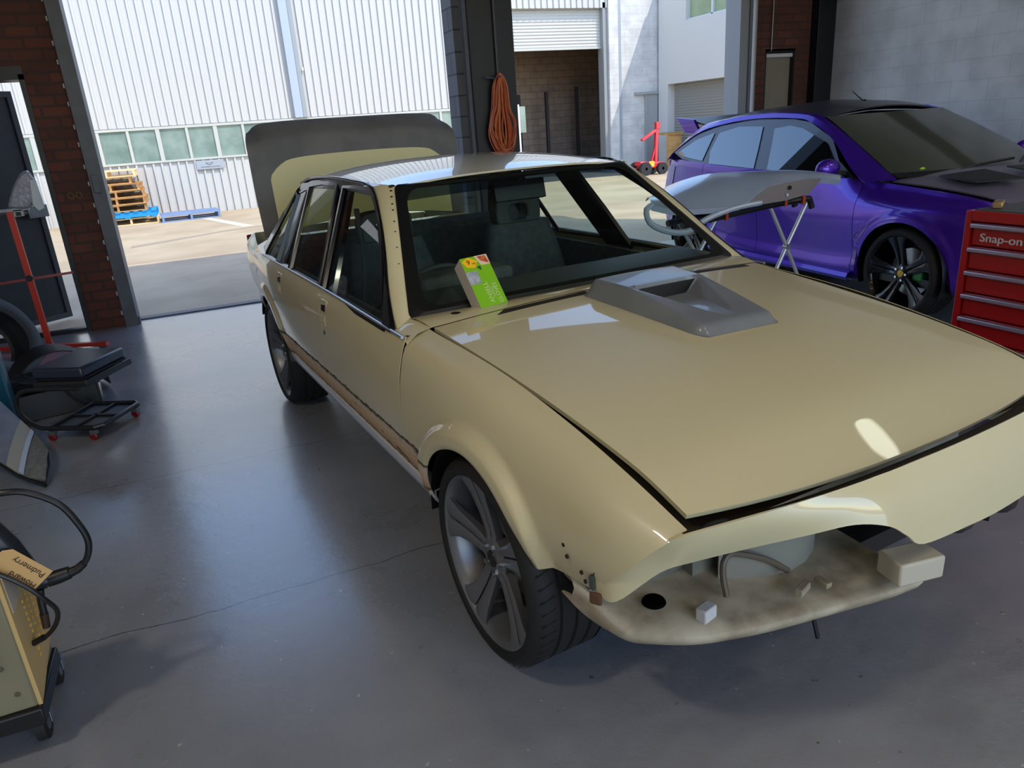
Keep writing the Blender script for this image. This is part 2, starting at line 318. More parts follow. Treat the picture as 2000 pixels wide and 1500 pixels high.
# side door in the right brick wall
t = thing('door_2', None, None); struct(t)
MB().bx(6.62, 7.04, Y0+.06, Y0+.11, 0, 2.05).build('door_leaf', mat('beige_door', srgb(142, 132, 118), .6, var=.1, vscale=3), t, bevel=.003)
MB().bx(6.60, 7.06, Y0+.02, Y0+.06, 2.03, 2.075).build('door_closer', M_white, t, bevel=.008)
MB().bx(6.60, 6.62, Y0+.0, YT, 0, 2.1).bx(7.04, 7.06, Y0, YT, 0, 2.1).bx(6.60, 7.06, Y0, YT, 2.085, 2.12).build('door_frame', M_steelblk, t)
struct(MB().bx(6.60, 7.06, YT-.03, YT, 0, 2.1).build('trim_14', M_grey))
tag(MB().tube([(6.69, Y0-.03, 4.2), (6.67, Y0-.03, 3.0), (6.66, Y0-.03, 2.1)], .006).build('hanging_chain', M_steel), 'thin chain hanging down the brick above the beige door', 'chain')
# personnel doorway on the left with its open steel door
struct(MB().bx(-1.04, -1.0, Y0-.01, YT, 0, 2.14).bx(-1.95, -1.0, Y0-.01, YT, 2.10, 2.20).bx(-1.97, -1.93, Y0-.01, YT, 0, 2.14).bx(-1.95, -1.0, Y0+.02, Y0+.10, 0, .03).build('trim_15', M_steelblk))
t = thing('door_1', None, None, (-1.93, YT, 0), R(38)); struct(t)
Md = mat('dark_door_paint', srgb(34, 38, 46), .55, var=.25, vscale=7, bump=.1, bscale=25)
MB().bx(0.0, .86, -.02, .02, .02, 2.07).build('door_leaf', Md, t)
MB().bx(0, .86, -.032, -.02, .02, .07).bx(0, .86, -.032, -.02, 2.02, 2.07).bx(0, .045, -.032, -.02, .07, 2.02).bx(.815, .86, -.032, -.02, .07, 2.02).bx(.045, .815, -.03, -.02, 1.04, 1.08).build('door_rail', mat('door_frame_grey', srgb(58, 60, 66), .5), t)
MB().bx(.70, .88, -.07, -.03, .98, 1.09).bx(.60, .70, -.05, -.03, 1.02, 1.05).build('door_latch', M_steel, t, bevel=.003)
MB().bx(-.01, .03, -.05, -.03, .3, .42).build('door_hinge', M_steel, t)
# workshop lamp over the purple car and the added fill lamps
for i, (x, y, e, c) in enumerate(LAMPS):
    t = thing('ceiling_lamp', ['round high bay lamp over the cream car bonnet', 'round high bay lamp over the left walkway', 'round high bay lamp over the bonnet of the purple car', 'round high bay lamp on the right behind the tool chest', 'round high bay lamp at the back, left row', 'round high bay lamp at the back, middle row', 'round high bay lamp close to the block wall at the right'][i], 'lamp', (x, y, 4.1), 0)
    MB().lathe([(.03, .3), (.07, .28), (.09, .12), (.21, .0), (.215, -.02), (.20, -.02), (.08, .10)], 24).build('lamp_shade', M_grey, t)
    MB().lathe([(0, .004), (.12, .002), (.185, .0)], 24).build('lamp_diffuser', M_lampglow, t)
    MB().tube([(0, 0, .3), (0, 0, .6)], .008, 6).build('lamp_cord', M_black, t)
    ld = bpy.data.lights.new('lamp_light', 'AREA'); ld.shape = 'DISK'; ld.size = .36; ld.energy = e; ld.color = c
    lo = bpy.data.objects.new('lamp_light', ld); COL.objects.link(lo); lo.parent = t; lo.location = (0, 0, -.03)
# ================================================================ shed across the yard
D = 19.5
t = thing('industrial_shed', 'white ribbed steel shed across the sunlit yard with a window strip', 'building', (0, D, 0))
def ribbed(x0, x1, z0, z1, name, gap=.18):
    rows = []; xs = []; x = x0
    while x < x1: xs += [(x, 0), (x+.008, -.038), (x+.045, -.038), (x+.053, 0)]; x += gap
    xs.append((x1, 0))
    MB().grid([[(a, b, z0) for a, b in xs], [(a, b, z1) for a, b in xs]]).build(name, M_shed, t, ang=15)
ribbed(-11, 8.62, 2.0, 7.0, 'upper_sheet'); ribbed(-11, 8.62, -.04, 1.20, 'lower_sheet'); ribbed(8.62, 11.72, 4.36, 7.0, 'gable_sheet')
Mal = mat('aluminium_frame', srgb(178, 176, 166), .5); Mgl = mat('dusty_pane', srgb(100, 118, 108), .22, col2=srgb(126, 142, 132), vscale=2.2)
x = -9.05; k = 0
fr = MB().bx(-11, 8.62, -.05, .03, 1.935, 1.99).bx(-11, 8.62, -.05, .03, 1.205, 1.25)
while x < 8.6:
    if x > -4: MB().bx(x+.03, x+.60, -.012, .0, 1.25, 1.935).build('window_pane', Mgl, t)
    fr.bx(x-.03 if k % 2 else x-.045, x+.03 if k % 2 else x+.045, -.045, .02, 1.25, 1.935); x += .625; k += 1
fr.build('window_frame', Mal, t)
MB().bx(-11, 8.62, .04, .2, -.04, 7).build('wall_lining', M_inner, t)
MB().bx(2.83, 3.02, -.12, -.03, 2.0, 7).build('downpipe_box', mat('blue_grey_steel', srgb(158, 166, 180), .5), t)
MB().bx(3.03, 3.13, -.09, -.03, 2.0, 7).build('downpipe', mat('grey_pipe', srgb(140, 144, 146), .5), t)
MB().bx(3.16, 3.20, -.1, -.04, 3.05, 3.12).build('sensor_box', M_white, t)
# lifted roller shutter bay in the shed
for i in range(18): pass
rows = []; z = 3.39
pr = []
while z < 4.36: pr += [(z, 0), (z+.03, -.02), (z+.05, -.02), (z+.07, 0)]; z += .08
MB().grid([[(8.62, .18+b, z) for z, b in pr], [(11.62, .18+b, z) for z, b in pr]]).build('roller_shutter', mat('white_shutter', srgb(188, 186, 180), .6, spec=.2), t, ang=15, thick=.01)
MB().bx(8.62, 11.62, .14, .22, 3.34, 3.40).build('shutter_rail', Mal, t)
MB().bx(8.54, 8.64, -.02, .3, -.04, 4.5).build('door_jamb', mat('jamb_grey', srgb(138, 138, 136), .6), t); MB().bx(11.60, 11.74, .0, .3, -.04, 4.5).build('door_jamb', mat('jamb_grey', (0, 0, 0)), t)
MB().bx(7.8, 15.0, 2.8, 3.0, -.04, 4.6).build('back_wall', brick_mat('shed_inner_block', srgb(146, 126, 108), srgb(132, 114, 98), srgb(112, 98, 86), .4, .2, .01, bumpd=.003), t)
MB().bx(8.3, 8.5, .0, 2.8, -.04, 4.6).bx(14.8, 15.0, .3, 2.8, -.04, 4.6).bx(8.4, 15, .25, 2.8, 4.5, 4.6).build('side_wall', M_concrete_in, t)
MB().bx(8.5, 14.8, .25, 2.8, -.04, -.01).build('bay_floor', mat('dark_concrete', srgb(110, 98, 84), .9), t)
MB().bx(11.74, 12.04, -.08, .2, -.04, 7).build('end_pillar', M_white_block, t)
MB().bx(12.06, 12.16, -.04, .1, -.04, 7).build('rain_pipe', mat('pipe_grey', srgb(150, 156, 160), .5), t)
tag(MB().bx(12.16, 16.2, D+.0, D+.25, -.04, 7).build('block_wall', M_white_block), 'tall white painted block wall with a diagonal shadow beyond the yard', 'wall')
# sign on the lower sheet
s = thing('wall_sign', 'grey sign board with a swoosh and small lettering on the ribbed wall', 'sign', (.69, D-.05, 1.08))
MB().bx(-.31, .31, -.012, .012, -.10, .10).build('sign_board', mat('sign_grey', srgb(152, 156, 160), .5), s, bevel=.004)
Mdk = mat('sign_ink', srgb(84, 88, 92), .6)
MB().tube([(-.09+.16*i/10, -.014, .045-.05*sin(pi*i/10)+.01*(i/10)) for i in range(11)], .006, 6).tube([(-.085+.13*i/10, -.014, .052-.015*sin(pi*i/10)) for i in range(11)], .003, 6).build('sign_logo', Mdk, s)
text('ENGINEERING SOLUTIONS', .036, Mdk, s, frame3((0, -.014, -.05), (1, 0, 0), (0, 0, 1)))
# tall posts stored inside the bay
for i, (x, h) in enumerate(((9.87, 2.32), (10.82, 2.36), (11.89, 2.46))):
    o = MB().bx(x-.045, x+.045, D+2.15, D+2.24, -.01, h).build('steel_post', mat('rust_black', srgb(44, 38, 36), .8)); tag(o, ['thin dark steel post standing in the shutter bay, leftmost of three', 'dark steel post standing in the shutter bay, middle of three', 'thickest dark steel post standing in the shutter bay, rightmost of three'][i], 'post', 'posts in the shutter bay')
tag(MB().bx(8.42, 8.72, D-.35, D-.28, -.02, 1.98).build('leaning_board', M_white), 'narrow white panel leaning beside the shutter bay opening', 'panel')
# garage building on the right of the yard
t = thing('garage_building', 'white rendered building with grey roller door and upper window', 'building', (13.4, 0, 0))
Mr = mat('white_render', srgb(202, 199, 194), .7)
yb = (15.85, 19.42)
g = MB()
for b in [(0, 3.5, 15.85, 16.18, -.04, 4.9), (0, 3.5, 18.96, 19.42, -.04, 4.9), (0, 3.5, 16.18, 18.96, 2.27, 3.84), (0, 3.5, 16.18, 16.2, 3.84, 4.9), (0, 3.5, 18.14, 18.96, 3.84, 4.9), (0, 3.5, 16.18, 18.96, 4.85, 5.0)]: g.bx(*b)
g.build('rendered_wall', Mr, t, ang=20)
pr = []; z = 0
while z < 2.27: pr += [(z, 0), (z+.03, -.012), (z+.045, -.012), (z+.07, 0)]; z += .075
MB().grid([[(.25+b, 16.18, z) for z, b in pr], [(.25+b, 18.96, z) for z, b in pr]]).build('roller_door', M_shutter, t, ang=15, thick=.01)
Mg2 = mat('green_pane', srgb(150, 164, 128), .3, var=.15, vscale=3)
for a, b in ((16.2, 17.1), (17.16, 18.14)): MB().bx(.14, .16, a, b, 3.88, 4.85).build('window_pane', Mg2, t)
MB().bx(.08, .18, 17.1, 17.16, 3.84, 4.85).bx(.08, .18, 16.18, 18.14, 3.84, 3.88).build('window_frame', M_white, t)
tag(MB().bx(12.9, 13.35, 18.2, 18.3, 0, .9).bx(12.9, 13.36, 18.15, 18.9, .9, .96).build('timber_bench', M_wood), 'small timber topped bench standing against the garage door', 'bench')
# door frame in the shaded white wall
tag(MB().bx(12.95, 13.0, D-.08, D-.01, 0, 2.05).bx(12.6, 13.39, D-.10, D-.01, 2.05, 2.12).bx(13.0, 13.39, D-.05, D-.01, 0, 2.05).build('side_door', mat('door_grey', srgb(150, 152, 150), .6)), 'grey side door with dark frame in the shaded block wall', 'door')
# ================================================================ cream sedan (local frame: x to its right, y forward)
def cream_mat(name, strip=False, bare=False):
    m = mat(name, srgb(214, 203, 162), .36, coat=1, coatr=.02); n, l = m.node_tree.nodes, m.node_tree.links; b = n['Principled BSDF']
    if strip:
        t = n.new('ShaderNodeTexCoord'); s = n.new('ShaderNodeSeparateXYZ'); l.new(t.outputs['Object'], s.inputs[0])
        z = node(m, 'ShaderNodeTexNoise', Scale=22.0, Detail=6.0, Roughness=.65); l.new(t.outputs['Object'], z.inputs[0])
        w = node(m, 'ShaderNodeMath', operation='MULTIPLY_ADD'); l.new(z.outputs[0], w.inputs[0]); w.inputs[1].default_value = .045; l.new(s.outputs[2], w.inputs[2])
        r = n.new('ShaderNodeValToRGB'); E_ = r.color_ramp.elements; cb = srgb(214, 203, 162); st = [(0, cb), (.405+.022, cb), (.408+.022, srgb(70, 58, 48)), (.414+.022, srgb(60, 50, 42)), (.418+.022, srgb(178, 148, 118)), (.468+.022, srgb(205, 176, 146)), (.505+.022, srgb(196, 184, 168)), (.518+.022, srgb(58, 50, 44)), (.526+.022, srgb(52, 46, 42)), (.529+.022, cb)]
        E_[0].color = cb; E_[1].color = cb
        for p_, c_ in st[1:]: E_.new(p_).color = c_
        l.new(w.outputs[0], r.inputs[0])
        z2 = node(m, 'ShaderNodeTexNoise', Scale=9.0, Detail=8.0, Roughness=.7); q = n.new('ShaderNodeMapping'); q.inputs['Scale'].default_value = (1, .5, 3); l.new(t.outputs['Object'], q.inputs[0]); l.new(q.outputs[0], z2.inputs[0])
        zr = n.new('ShaderNodeValToRGB'); zr.color_ramp.elements[0].position = .60; zr.color_ramp.elements[1].position = .64; l.new(z2.outputs[0], zr.inputs[0])
        gt = node(m, 'ShaderNodeMath', operation='COMPARE'); l.new(w.outputs[0], gt.inputs[0]); gt.inputs[1].default_value = .49; gt.inputs[2].default_value = .045
        mm = node(m, 'ShaderNodeMath', operation='MULTIPLY'); l.new(gt.outputs[0], mm.inputs[0]); l.new(zr.outputs[0], mm.inputs[1])
        x = n.new('ShaderNodeMixRGB'); l.new(mm.outputs[0], x.inputs[0]); l.new(r.outputs[0], x.inputs[1]); x.inputs[2].default_value = srgb(88, 74, 62)
        # lower sill stays grey white primer
        lt = node(m, 'ShaderNodeMath', operation='LESS_THAN'); l.new(s.outputs[2], lt.inputs[0]); lt.inputs[1].default_value = .392
        x2 = n.new('ShaderNodeMixRGB'); l.new(lt.outputs[0], x2.inputs[0]); l.new(x.outputs[0], x2.inputs[1]); x2.inputs[2].default_value = srgb(196, 198, 206)
        ay = node(m, 'ShaderNodeMath', operation='ABSOLUTE'); l.new(s.outputs[1], ay.inputs[0]); gy = node(m, 'ShaderNodeMath', operation='GREATER_THAN'); l.new(ay.outputs[0], gy.inputs[0]); gy.inputs[1].default_value = 1.06
        x4 = n.new('ShaderNodeMixRGB'); l.new(gy.outputs[0], x4.inputs[0]); l.new(x2.outputs[0], x4.inputs[1]); x4.inputs[2].default_value = cb
        l.new(x4.outputs[0], b.inputs['Base Color'])
        cg = node(m, 'ShaderNodeMath', operation='COMPARE'); l.new(w.outputs[0], cg.inputs[0]); cg.inputs[1].default_value = .489; cg.inputs[2].default_value = .062
        iv = node(m, 'ShaderNodeMath', operation='SUBTRACT'); iv.inputs[0].default_value = 1; l.new(cg.outputs[0], iv.inputs[1]); iv2 = node(m, 'ShaderNodeMath', operation='MAXIMUM'); l.new(iv.outputs[0], iv2.inputs[0]); l.new(gy.outputs[0], iv2.inputs[1]); l.new(iv2.outputs[0], b.inputs['Coat Weight'])
        rg_ = n.new('ShaderNodeMapRange'); rg_.inputs[3].default_value = .85; rg_.inputs[4].default_value = .36; l.new(iv2.outputs[0], rg_.inputs[0]); l.new(rg_.outputs[0], b.inputs['Roughness'])
    return m
M_cream = cream_mat('cream_paint'); M_strip = cream_mat('cream_paint_stripped', True)
M_bay = mat('cream_underseal', srgb(196, 184, 160), .6, col2=srgb(150, 136, 114), vscale=9, bump=.1)
M_primer = mat('grey_primer', srgb(112, 110, 110), .7, col2=srgb(98, 97, 98), vscale=5)
M_roofp = mat('scuffed_roof', srgb(206, 198, 170), .3, coat=1, coatr=.03)
M_int = mat('charcoal_trim', srgb(78, 82, 84), .8, col2=srgb(66, 70, 72), vscale=30)
M_int2 = mat('charcoal_vinyl', srgb(62, 68, 68), .6)
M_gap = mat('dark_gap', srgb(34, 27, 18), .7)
M_gloss = mat('gloss_black', srgb(12, 12, 14), .15, coat=.4)
M_bandm = mat('window_rubber', srgb(9, 10, 12), .45)
G_ws = glass('windscreen_glass', (.80, .90, .82), 0, -.02)
G_side = glass('side_glass', (.74, .80, .77), 0, .12)
WB = 1.334; ZW = .3124
sedan = thing('cream_sedan', 'cream four door sedan with missing front bumper and raised boot lid', 'car', (1.27805811, 3.11878421, 0), R(180) + math.atan(.09302869/.99566343))
KY = [-2.5, -2.2, -1.75, -1.334, -.9, 0, .835, .85, 1.334, 1.65, 1.88, 2.04]
SEC = {
 -2.5: [(.64, .58), (.66, .62), (.675, .66), (.685, .70), (.69, .75), (.69, .80), (.68, .86), (.655, .905)],
 -2.2: [(.72, .56), (.745, .60), (.76, .64), (.77, .69), (.775, .75), (.77, .80), (.755, .87), (.70, .925)],
 -1.75: [(.76, .49), (.785, .53), (.80, .58), (.815, .64), (.815, .71), (.81, .78), (.80, .84), (.77, .895)],
 -1.334: [(.775, .36), (.80, .42), (.825, .50), (.842, .58), (.845, .68), (.84, .77), (.825, .84), (.803, .882)],
 -.9: [(.775, .335), (.80, .37), (.825, .43), (.845, .52), (.852, .64), (.848, .76), (.832, .84), (.805, .883)],
 0: [(.775, .33), (.80, .36), (.825, .43), (.845, .52), (.852, .64), (.848, .76), (.832, .84), (.806, .885)],
 .835: [(.775, .33), (.80, .36), (.825, .43), (.842, .52), (.848, .64), (.842, .74), (.82, .83), (.80, .876)],
 .85: [(.775, .33), (.80, .36), (.825, .43), (.842, .52), (.848, .64), (.838, .75), (.803, .855), (.728, .893)],
 1.334: [(.775, .35), (.80, .40), (.825, .47), (.838, .56), (.836, .66), (.822, .75), (.785, .825), (.708, .858)],
 1.65: [(.775, .42), (.795, .46), (.815, .52), (.825, .58), (.82, .64), (.805, .71), (.77, .775), (.702, .812)],
 1.88: [(.78, .46), (.792, .49), (.803, .54), (.808, .59), (.802, .64), (.788, .69), (.757, .735), (.700, .765)],
 2.04: [(.785, .49), (.79, .51), (.795, .54), (.795, .575), (.787, .61), (.77, .65), (.74, .69), (.694, .718)]}
def section(y):
    out = []
    K = [a for a in KY if a <= .835] if y < .843 else [a for a in KY if a >= .85]
    for k in range(8): out.append((sm(y, K, [SEC[a][k][0] for a in K]), sm(y, K, [SEC[a][k][1] for a in K])))
    return out
def zlow(y, arch=True):
    z = sm(y, [-2.5, -2.2, -1.9, -1.65, -1.0, 0, 1.0, 1.62, 1.85, 2.1], [.60, .585, .57, .47, .335, .33, .33, .455, .485, .50])
    if arch:
        for yc in (-WB, WB):
            d = .345**2-(y-yc)**2
            if d > 0: z = max(z, ZW+math.sqrt(d))
    return z
def flare(x, y, z, s=1):
    for yc in (-WB, WB):
        d = math.hypot(y-yc, z-ZW)
        if d < .47 and z > .3:
            t = max(0, min(1, (.425-d)/.035)); x += (.030 if yc > 0 else .012)*t*t*(3-2*t)
            t = max(0, min(1, (.353-d)/.01)); x -= .012*t
    return x
def cols(y0, y1, base=.035):
    ys = set([y0, y1]); n = max(2, int((y1-y0)/base))
    for i in range(n+1): ys.add(round(y0+(y1-y0)*i/n, 5))
    for yc in (-WB, WB):
        for k in range(41):
            y = yc-.3449*cos(pi*k/40)
            if y0 < y < y1: ys.add(round(y, 5))
        for y in (yc-.3455, yc+.3455):
            if y0 < y < y1: ys.add(y)
    L_ = sorted(ys); out = [L_[0]]
    for y in L_[1:]:
        if y-out[-1] > .0008: out.append(y)
        elif y == y1: out[-1] = y
    return out
def side_rows(y0, y1, sx, top=None, warp=True, z0=None, z1=None, n=26):
    rows = []
    for y in cols(y0, y1):
        s = crv([(a, 0, b) for a, b in section(y)], 60); zl = zlow(y) if z0 is None else z0; zt = top(y) if top else 9
        if z1: zt = min(zt, z1)
        pts = [p for p in s if zl <= p.z <= zt]
        def at(z):
            for i in range(1, len(s)):
                if s[i].z >= z: t = (z-s[i-1].z)/(s[i].z-s[i-1].z+1e-9); return s[i-1].lerp(s[i], max(0, min(1, t)))
            return s[-1]
        pts = [at(zl)]+[p for p in pts if p.z > zl+.002]
        if zt < s[-1].z: pts = [p for p in pts if p.z < zt-.002]+[at(zt)]
        if len(pts) < 2: pts = [pts[0], pts[0]+Vector((0, 0, .003))]
        pts = lin(pts, n); r = []
        for p in pts:
            x = flare(p.x, y, p.z); yy = y
            if warp and y > 1.62:
                k = (y-1.62)/(2.04-1.62); yf = 1.85+(2.035-1.85)*max(0, min(1, (p.z-.52)/.19))**.8; yy = 1.62+k*(yf-1.62)
            if warp and y < -2.1:
                pass
            r.append((sx*x, yy, p.z))
        rows.append(r)
    return rows
def beltline(y): return sm(y, [-1.6, -1.2, 0, .8], [.885, .883, .886, .876])
PNAMES = {1: 'driver side', -1: 'passenger side'}
for sx in (1, -1):
    MB().grid(side_rows(.843, 2.04, sx)).build('front_fender', M_strip, sedan, thick=.002, off=0, ang=50)
    MB().grid(side_rows(-.087, .838, sx, beltline)).build('front_door', M_strip, sedan, thick=.002, off=0, ang=50)
    MB().grid(side_rows(-.986, -.092, sx, beltline)).build('rear_door', M_strip, sedan, thick=.002, off=0, ang=50)
    MB().grid(side_rows(-2.5, -.991, sx, lambda y: 9 if y < -1.5 else beltline(y))).build('quarter_panel', M_strip, sedan, thick=.002, off=0, ang=50)
    # rail closing the top of the fender to the windscreen pillar
    # dark seams behind the panel joints
    for ya, yb in ((.82, .865), (-.11, -.07), (-1.01, -.965)):
        rows = [[(sx*(abs(x)-.005), y, z) for (x, y, z) in r] for r in side_rows(ya, yb, 1, beltline, False)]
        MB().grid([rows[0], rows[-1]]).build('panel_seam', M_gap, sedan)
    # sill panel under the doors
    MB().grid([[(sx*.765, y, .315), (sx*.79, y, .325), (sx*.812, y, .345), (sx*.822, y, .375), (sx*.823, y, .395), (sx*.80, y, .40)] for y in (-.99, -.5, 0, .5, .995)]).build('sill_panel', mat('grey_white_sill', srgb(196, 198, 208), .35, coat=.3), sedan, thick=.004)
    # wheel housings
    for yc in (-WB, WB):
        AH = [R((30 if yc > 0 else 5)+((178 if yc > 0 else 150)-(30 if yc > 0 else 5))*i/24) for i in range(25)]
        MB().grid([[(sx*x, yc+.352*cos(a), ZW+.352*sin(a)) for a in AH] for x in (.50, .835)]).poly([(sx*.50, yc+.352*cos(a), ZW+.352*sin(a)) for a in AH]).build('wheel_housing', M_black, sedan)
# door handles: recessed pockets and key holes
M_pocket = mat('handle_pocket', srgb(198, 188, 158), .4)
for sx in (1, -1):
    for yc in (-.045, -.895):
        HR = Matrix.Rotation(R(-11*sx), 3, 'Y')
        MB().box((sx*.8385, yc, .800), (.006, .085, .105), HR).build('handle_plate', M_cream, sedan, bevel=.002)
        MB().box((sx*.8385, yc+.004, .820), (.006, .055, .030), HR).build('door_handle', M_gloss, sedan, bevel=.002)
        MB().box((sx*.8475, yc+.004, .775), (.003, .058, .028), HR).build('handle_pocket', M_pocket, sedan, bevel=.001)
    MB().lathe([(0, 0), (.009, 0), (.010, -.006)], 12, 'x', (sx*.853, -.035, .715)).build('key_lock', M_black, sedan)
MB().lathe([(0, .0), (.055, -.001), (.057, -.008)], 20, 'x', (.822, -1.60, .73)).build('fuel_flap', M_gap, sedan)
def mir_(pts, sx): return [(sx*p[0], p[1], p[2]) for p in pts]
# ---- bonnet
HYs = [.86, 1.13, 1.35, 1.55, 1.72, 1.88, 2.02]; HZs = [.896, .872, .850, .826, .800, .768, .722]
def hz(x, y):
    ze = sm(y, [.72, *HYs, 2.15], [.908, *HZs, .68]); w = .70; return ze+.024*(1-min(1, (abs(x)/w))**2.2)
def hw(y): return ip(y, [.78, 1.3, 2.03], [.720, .698, .672])
def hyf(x): return 1.998+.082*(1-min(1, abs(x)/.70)**2.3)
rows = []
for i in range(33):
    t = i/32; r = []
    for j in range(37):
        s = -1+2*j/36; x = s*hw(.87+t*1.15)*.995; y = .868+(hyf(x)-.868)*t; r.append((x, y, hz(x, y)))
    rows.append(r)
hood = MB().grid(rows).build('bonnet', M_cream, sedan, thick=.012, off=-1, flip=False)
# dark bay showing through the gap around the bonnet
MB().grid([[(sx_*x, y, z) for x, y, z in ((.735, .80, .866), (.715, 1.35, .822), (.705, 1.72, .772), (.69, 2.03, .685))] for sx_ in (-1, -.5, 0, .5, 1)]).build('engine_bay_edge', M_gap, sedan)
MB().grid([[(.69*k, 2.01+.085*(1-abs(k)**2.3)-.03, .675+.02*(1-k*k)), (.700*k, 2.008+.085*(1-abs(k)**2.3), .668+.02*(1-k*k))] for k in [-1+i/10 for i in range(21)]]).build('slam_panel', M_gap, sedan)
MB().sphere((.615, 2.030, .700), .03, 10, (1.3, .45, .25)).build('slam_panel_hole', M_black, sedan)
# cowl between bonnet and windscreen
def wsp(s, t): return Vector((s*(.742+(.552-.742)*t), .725-.515*t+.018*(1-s*s), .900+.402*t+.014*(1-s*s)*t))
MB().grid([[(s*(.742-.02*k/3), .715+.018*(1-s*s)+(.862-.715-.018*(1-s*s))*k/3, .903+.004*k/3*(1-k/3)*8+(hz(s*.72, .862)-.903)*k/3) for k in range(4)] for s in [-1+i/12 for i in range(25)]]).build('cowl_panel', M_cream, sedan)
for xa, xb in ((.13, .50), (-.645, -.30)):
    P = [(xb, .905), (xb-.04, .875), (xa, .875), (xa, .905)]
    MB().prism([(x, y, hz(x, y)+.0008) for x, y in P], (0, 0, .0012)).build('cowl_vent', M_gap, sedan)
MB().lathe([(0, 0), (.017, 0), (.019, -.004)], 16, 'z', (.60, .795, .9105)).build('wiper_hole', M_black, sedan)
MB().lathe([(.0, .0), (.006, 0), (.010, -.003)], 12, 'z', (.335, .80, .9135)).build('washer_jet', M_black, sedan)
# ---- nose panel
T_ = [(.797, 1.853, .552), (.79, 1.90, .60), (.76, 1.97, .66), (.712, 2.043, .712), (.60, 2.072, .722), (.45, 2.10, .728), (.30, 2.118, .732), (.15, 2.127, .734), (0, 2.13, .735)]
B_ = [(.797, 1.858, .512), (.785, 1.915, .512), (.72, 1.985, .600), (.66, 2.02, .622), (.55, 2.055, .630), (.43, 2.11, .648), (.33, 2.145, .655), (.25, 2.170, .635), (.20, 2.182, .600)]
Tm = [(-x, y, z) for x, y, z in T_[:-1]][::-1]; Bq = [(.15, 2.186, .566)]
Bl = [(-.33, 2.185, .566), (-.38, 2.175, .60), (-.42, 2.15, .64), (-.50, 2.10, .648), (-.60, 2.055, .63), (-.66, 2.02, .622), (-.72, 1.985, .600), (-.785, 1.915, .512), (-.797, 1.858, .512)]
top = [Vector(p) for p in T_]; bot = [Vector(p) for p in B_]
# match every point of the top edge to one of the bottom edge
TT = T_[:7]+[(.24, 2.122, .733), (.19, 2.125, .733), (.14, 2.127, .734), (0, 2.13, .735), (-.14, 2.127, .734), (-.32, 2.117, .732), (-.38, 2.108, .73), (-.42, 2.10, .728), (-.50, 2.09, .726), (-.60, 2.072, .722), (-.66, 2.058, .718), (-.712, 2.043, .712), (-.79, 1.90, .60), (-.797, 1.853, .552)]
BB = B_+[(.15, 2.190, .566), (0, 2.196, .560), (-.14, 2.196, .558)]+Bl
TT = [Vector(a) for a in TT]; BB = [Vector(a) for a in BB]
assert len(TT) == len(BB), (len(TT), len(BB))
rows = []
for k in range(9):
    t = k/8; r = []
    for a, b in zip(TT, BB):
        p = a.lerp(b, t); bul = .010*sin(pi*t)*min(1, (a-b).length/.12); d = Vector((a.x*.25, 1, .75)).normalized(); r.append(p+d*bul)
    rows.append(r)
rows = [crp(r, 5) for r in rows]
nose = MB().grid(rows).build('nose_panel', M_cream, sedan, thick=.006, off=-1, ang=60)
for sx in (1, -1): MB().tube(crv(mir_([(.697, 2.038, .7165), (.735, 2.005, .688), (.772, 1.945, .640), (.794, 1.885, .588), (.800, 1.853, .548), (.799, 1.853, .515)], sx), 20), .0016, 6).build('nose_seam', M_gap, sedan)
# ---- what the missing bumper uncovers
vst = [(.765, 1.72, .47), (.745, 1.79, .435), (.70, 1.85, .400), (.645, 1.905, .388), (.57, 1.955, .382), (.48, 1.99, .38), (.38, 2.02, .38), (.2, 2.06, .38), (.06, 2.09, .38), (-.03, 2.10, .38)]
vrows = [[(x, 1.70, zr), (x, 1.76, zr-.004), (x, yl-.03, min(zr-.008, .372-.02*(1-abs(x)/.8)) if zr < .41 else zr-.012), (x, yl-.006, .352 if zr < .41 else zr-.03), (x, yl, .342 if zr < .41 else zr-.045), (x, yl-.012, .320 if zr < .41 else zr-.075), (x, yl-.06, .31 if zr < .41 else zr-.09)] for x, yl, zr in vst]
vt = [crp([r[k] for r in vrows], 5) for k in range(7)]
MB().grid(vt).build('front_valance', M_bay, sedan, thick=.006, ang=60)
g = MB().bx(-.74, .74, 1.72, 1.75, .36, .66).bx(-.45, .45, 1.75, 1.79, .36, .64); g.build('radiator_panel', mat('grey_cream_panel', srgb(128, 126, 114), .6, var=.2, vscale=5), sedan)
MB().grid([[(.40-.06*k, 1.83+.075*math.sin(k*.5), z) for k in range(6)] for z in (.365, .64)]).build('lamp_backing', mat('pale_grey_panel', srgb(140, 138, 128), .5), sedan, thick=.01)
MB().box((.01, 2.085, .405), (.13, .08, .062), R(-14)).build('bumper_bracket', mat('pale_bracket_paint', srgb(200, 192, 172), .5), sedan, bevel=.006)
MB().tube(crv([(.44, 1.90, .375), (.44, 1.885, .43), (.43, 1.88, .465), (.40, 1.88, .47), (.31, 1.90, .43), (.25, 1.92, .385)], 22), .008, 8).build('bent_pipe', mat('brown_pipe', srgb(96, 84, 72), .5), sedan)
MB().lathe([(0, .0), (.027, 0), (.030, -.006)], 18, 'z', (.605, 1.825, .3875)).build('valance_hole', mat('hole_black', (.003, .003, .003), .9, spec=0), sedan)
MB().box((.535, 1.93, .388), (.045, .03, .035), .2).build('lamp_bracket', M_white, sedan, bevel=.004)
for c_, d_, r_ in (((.28, 1.99, .385), (.05, .02, .02), .3), ((.22, 2.0, .385), (.02, .04, .015), 0)): MB().box(c_, d_, r_).build('bolt_boss', M_bay, sedan, bevel=.003)
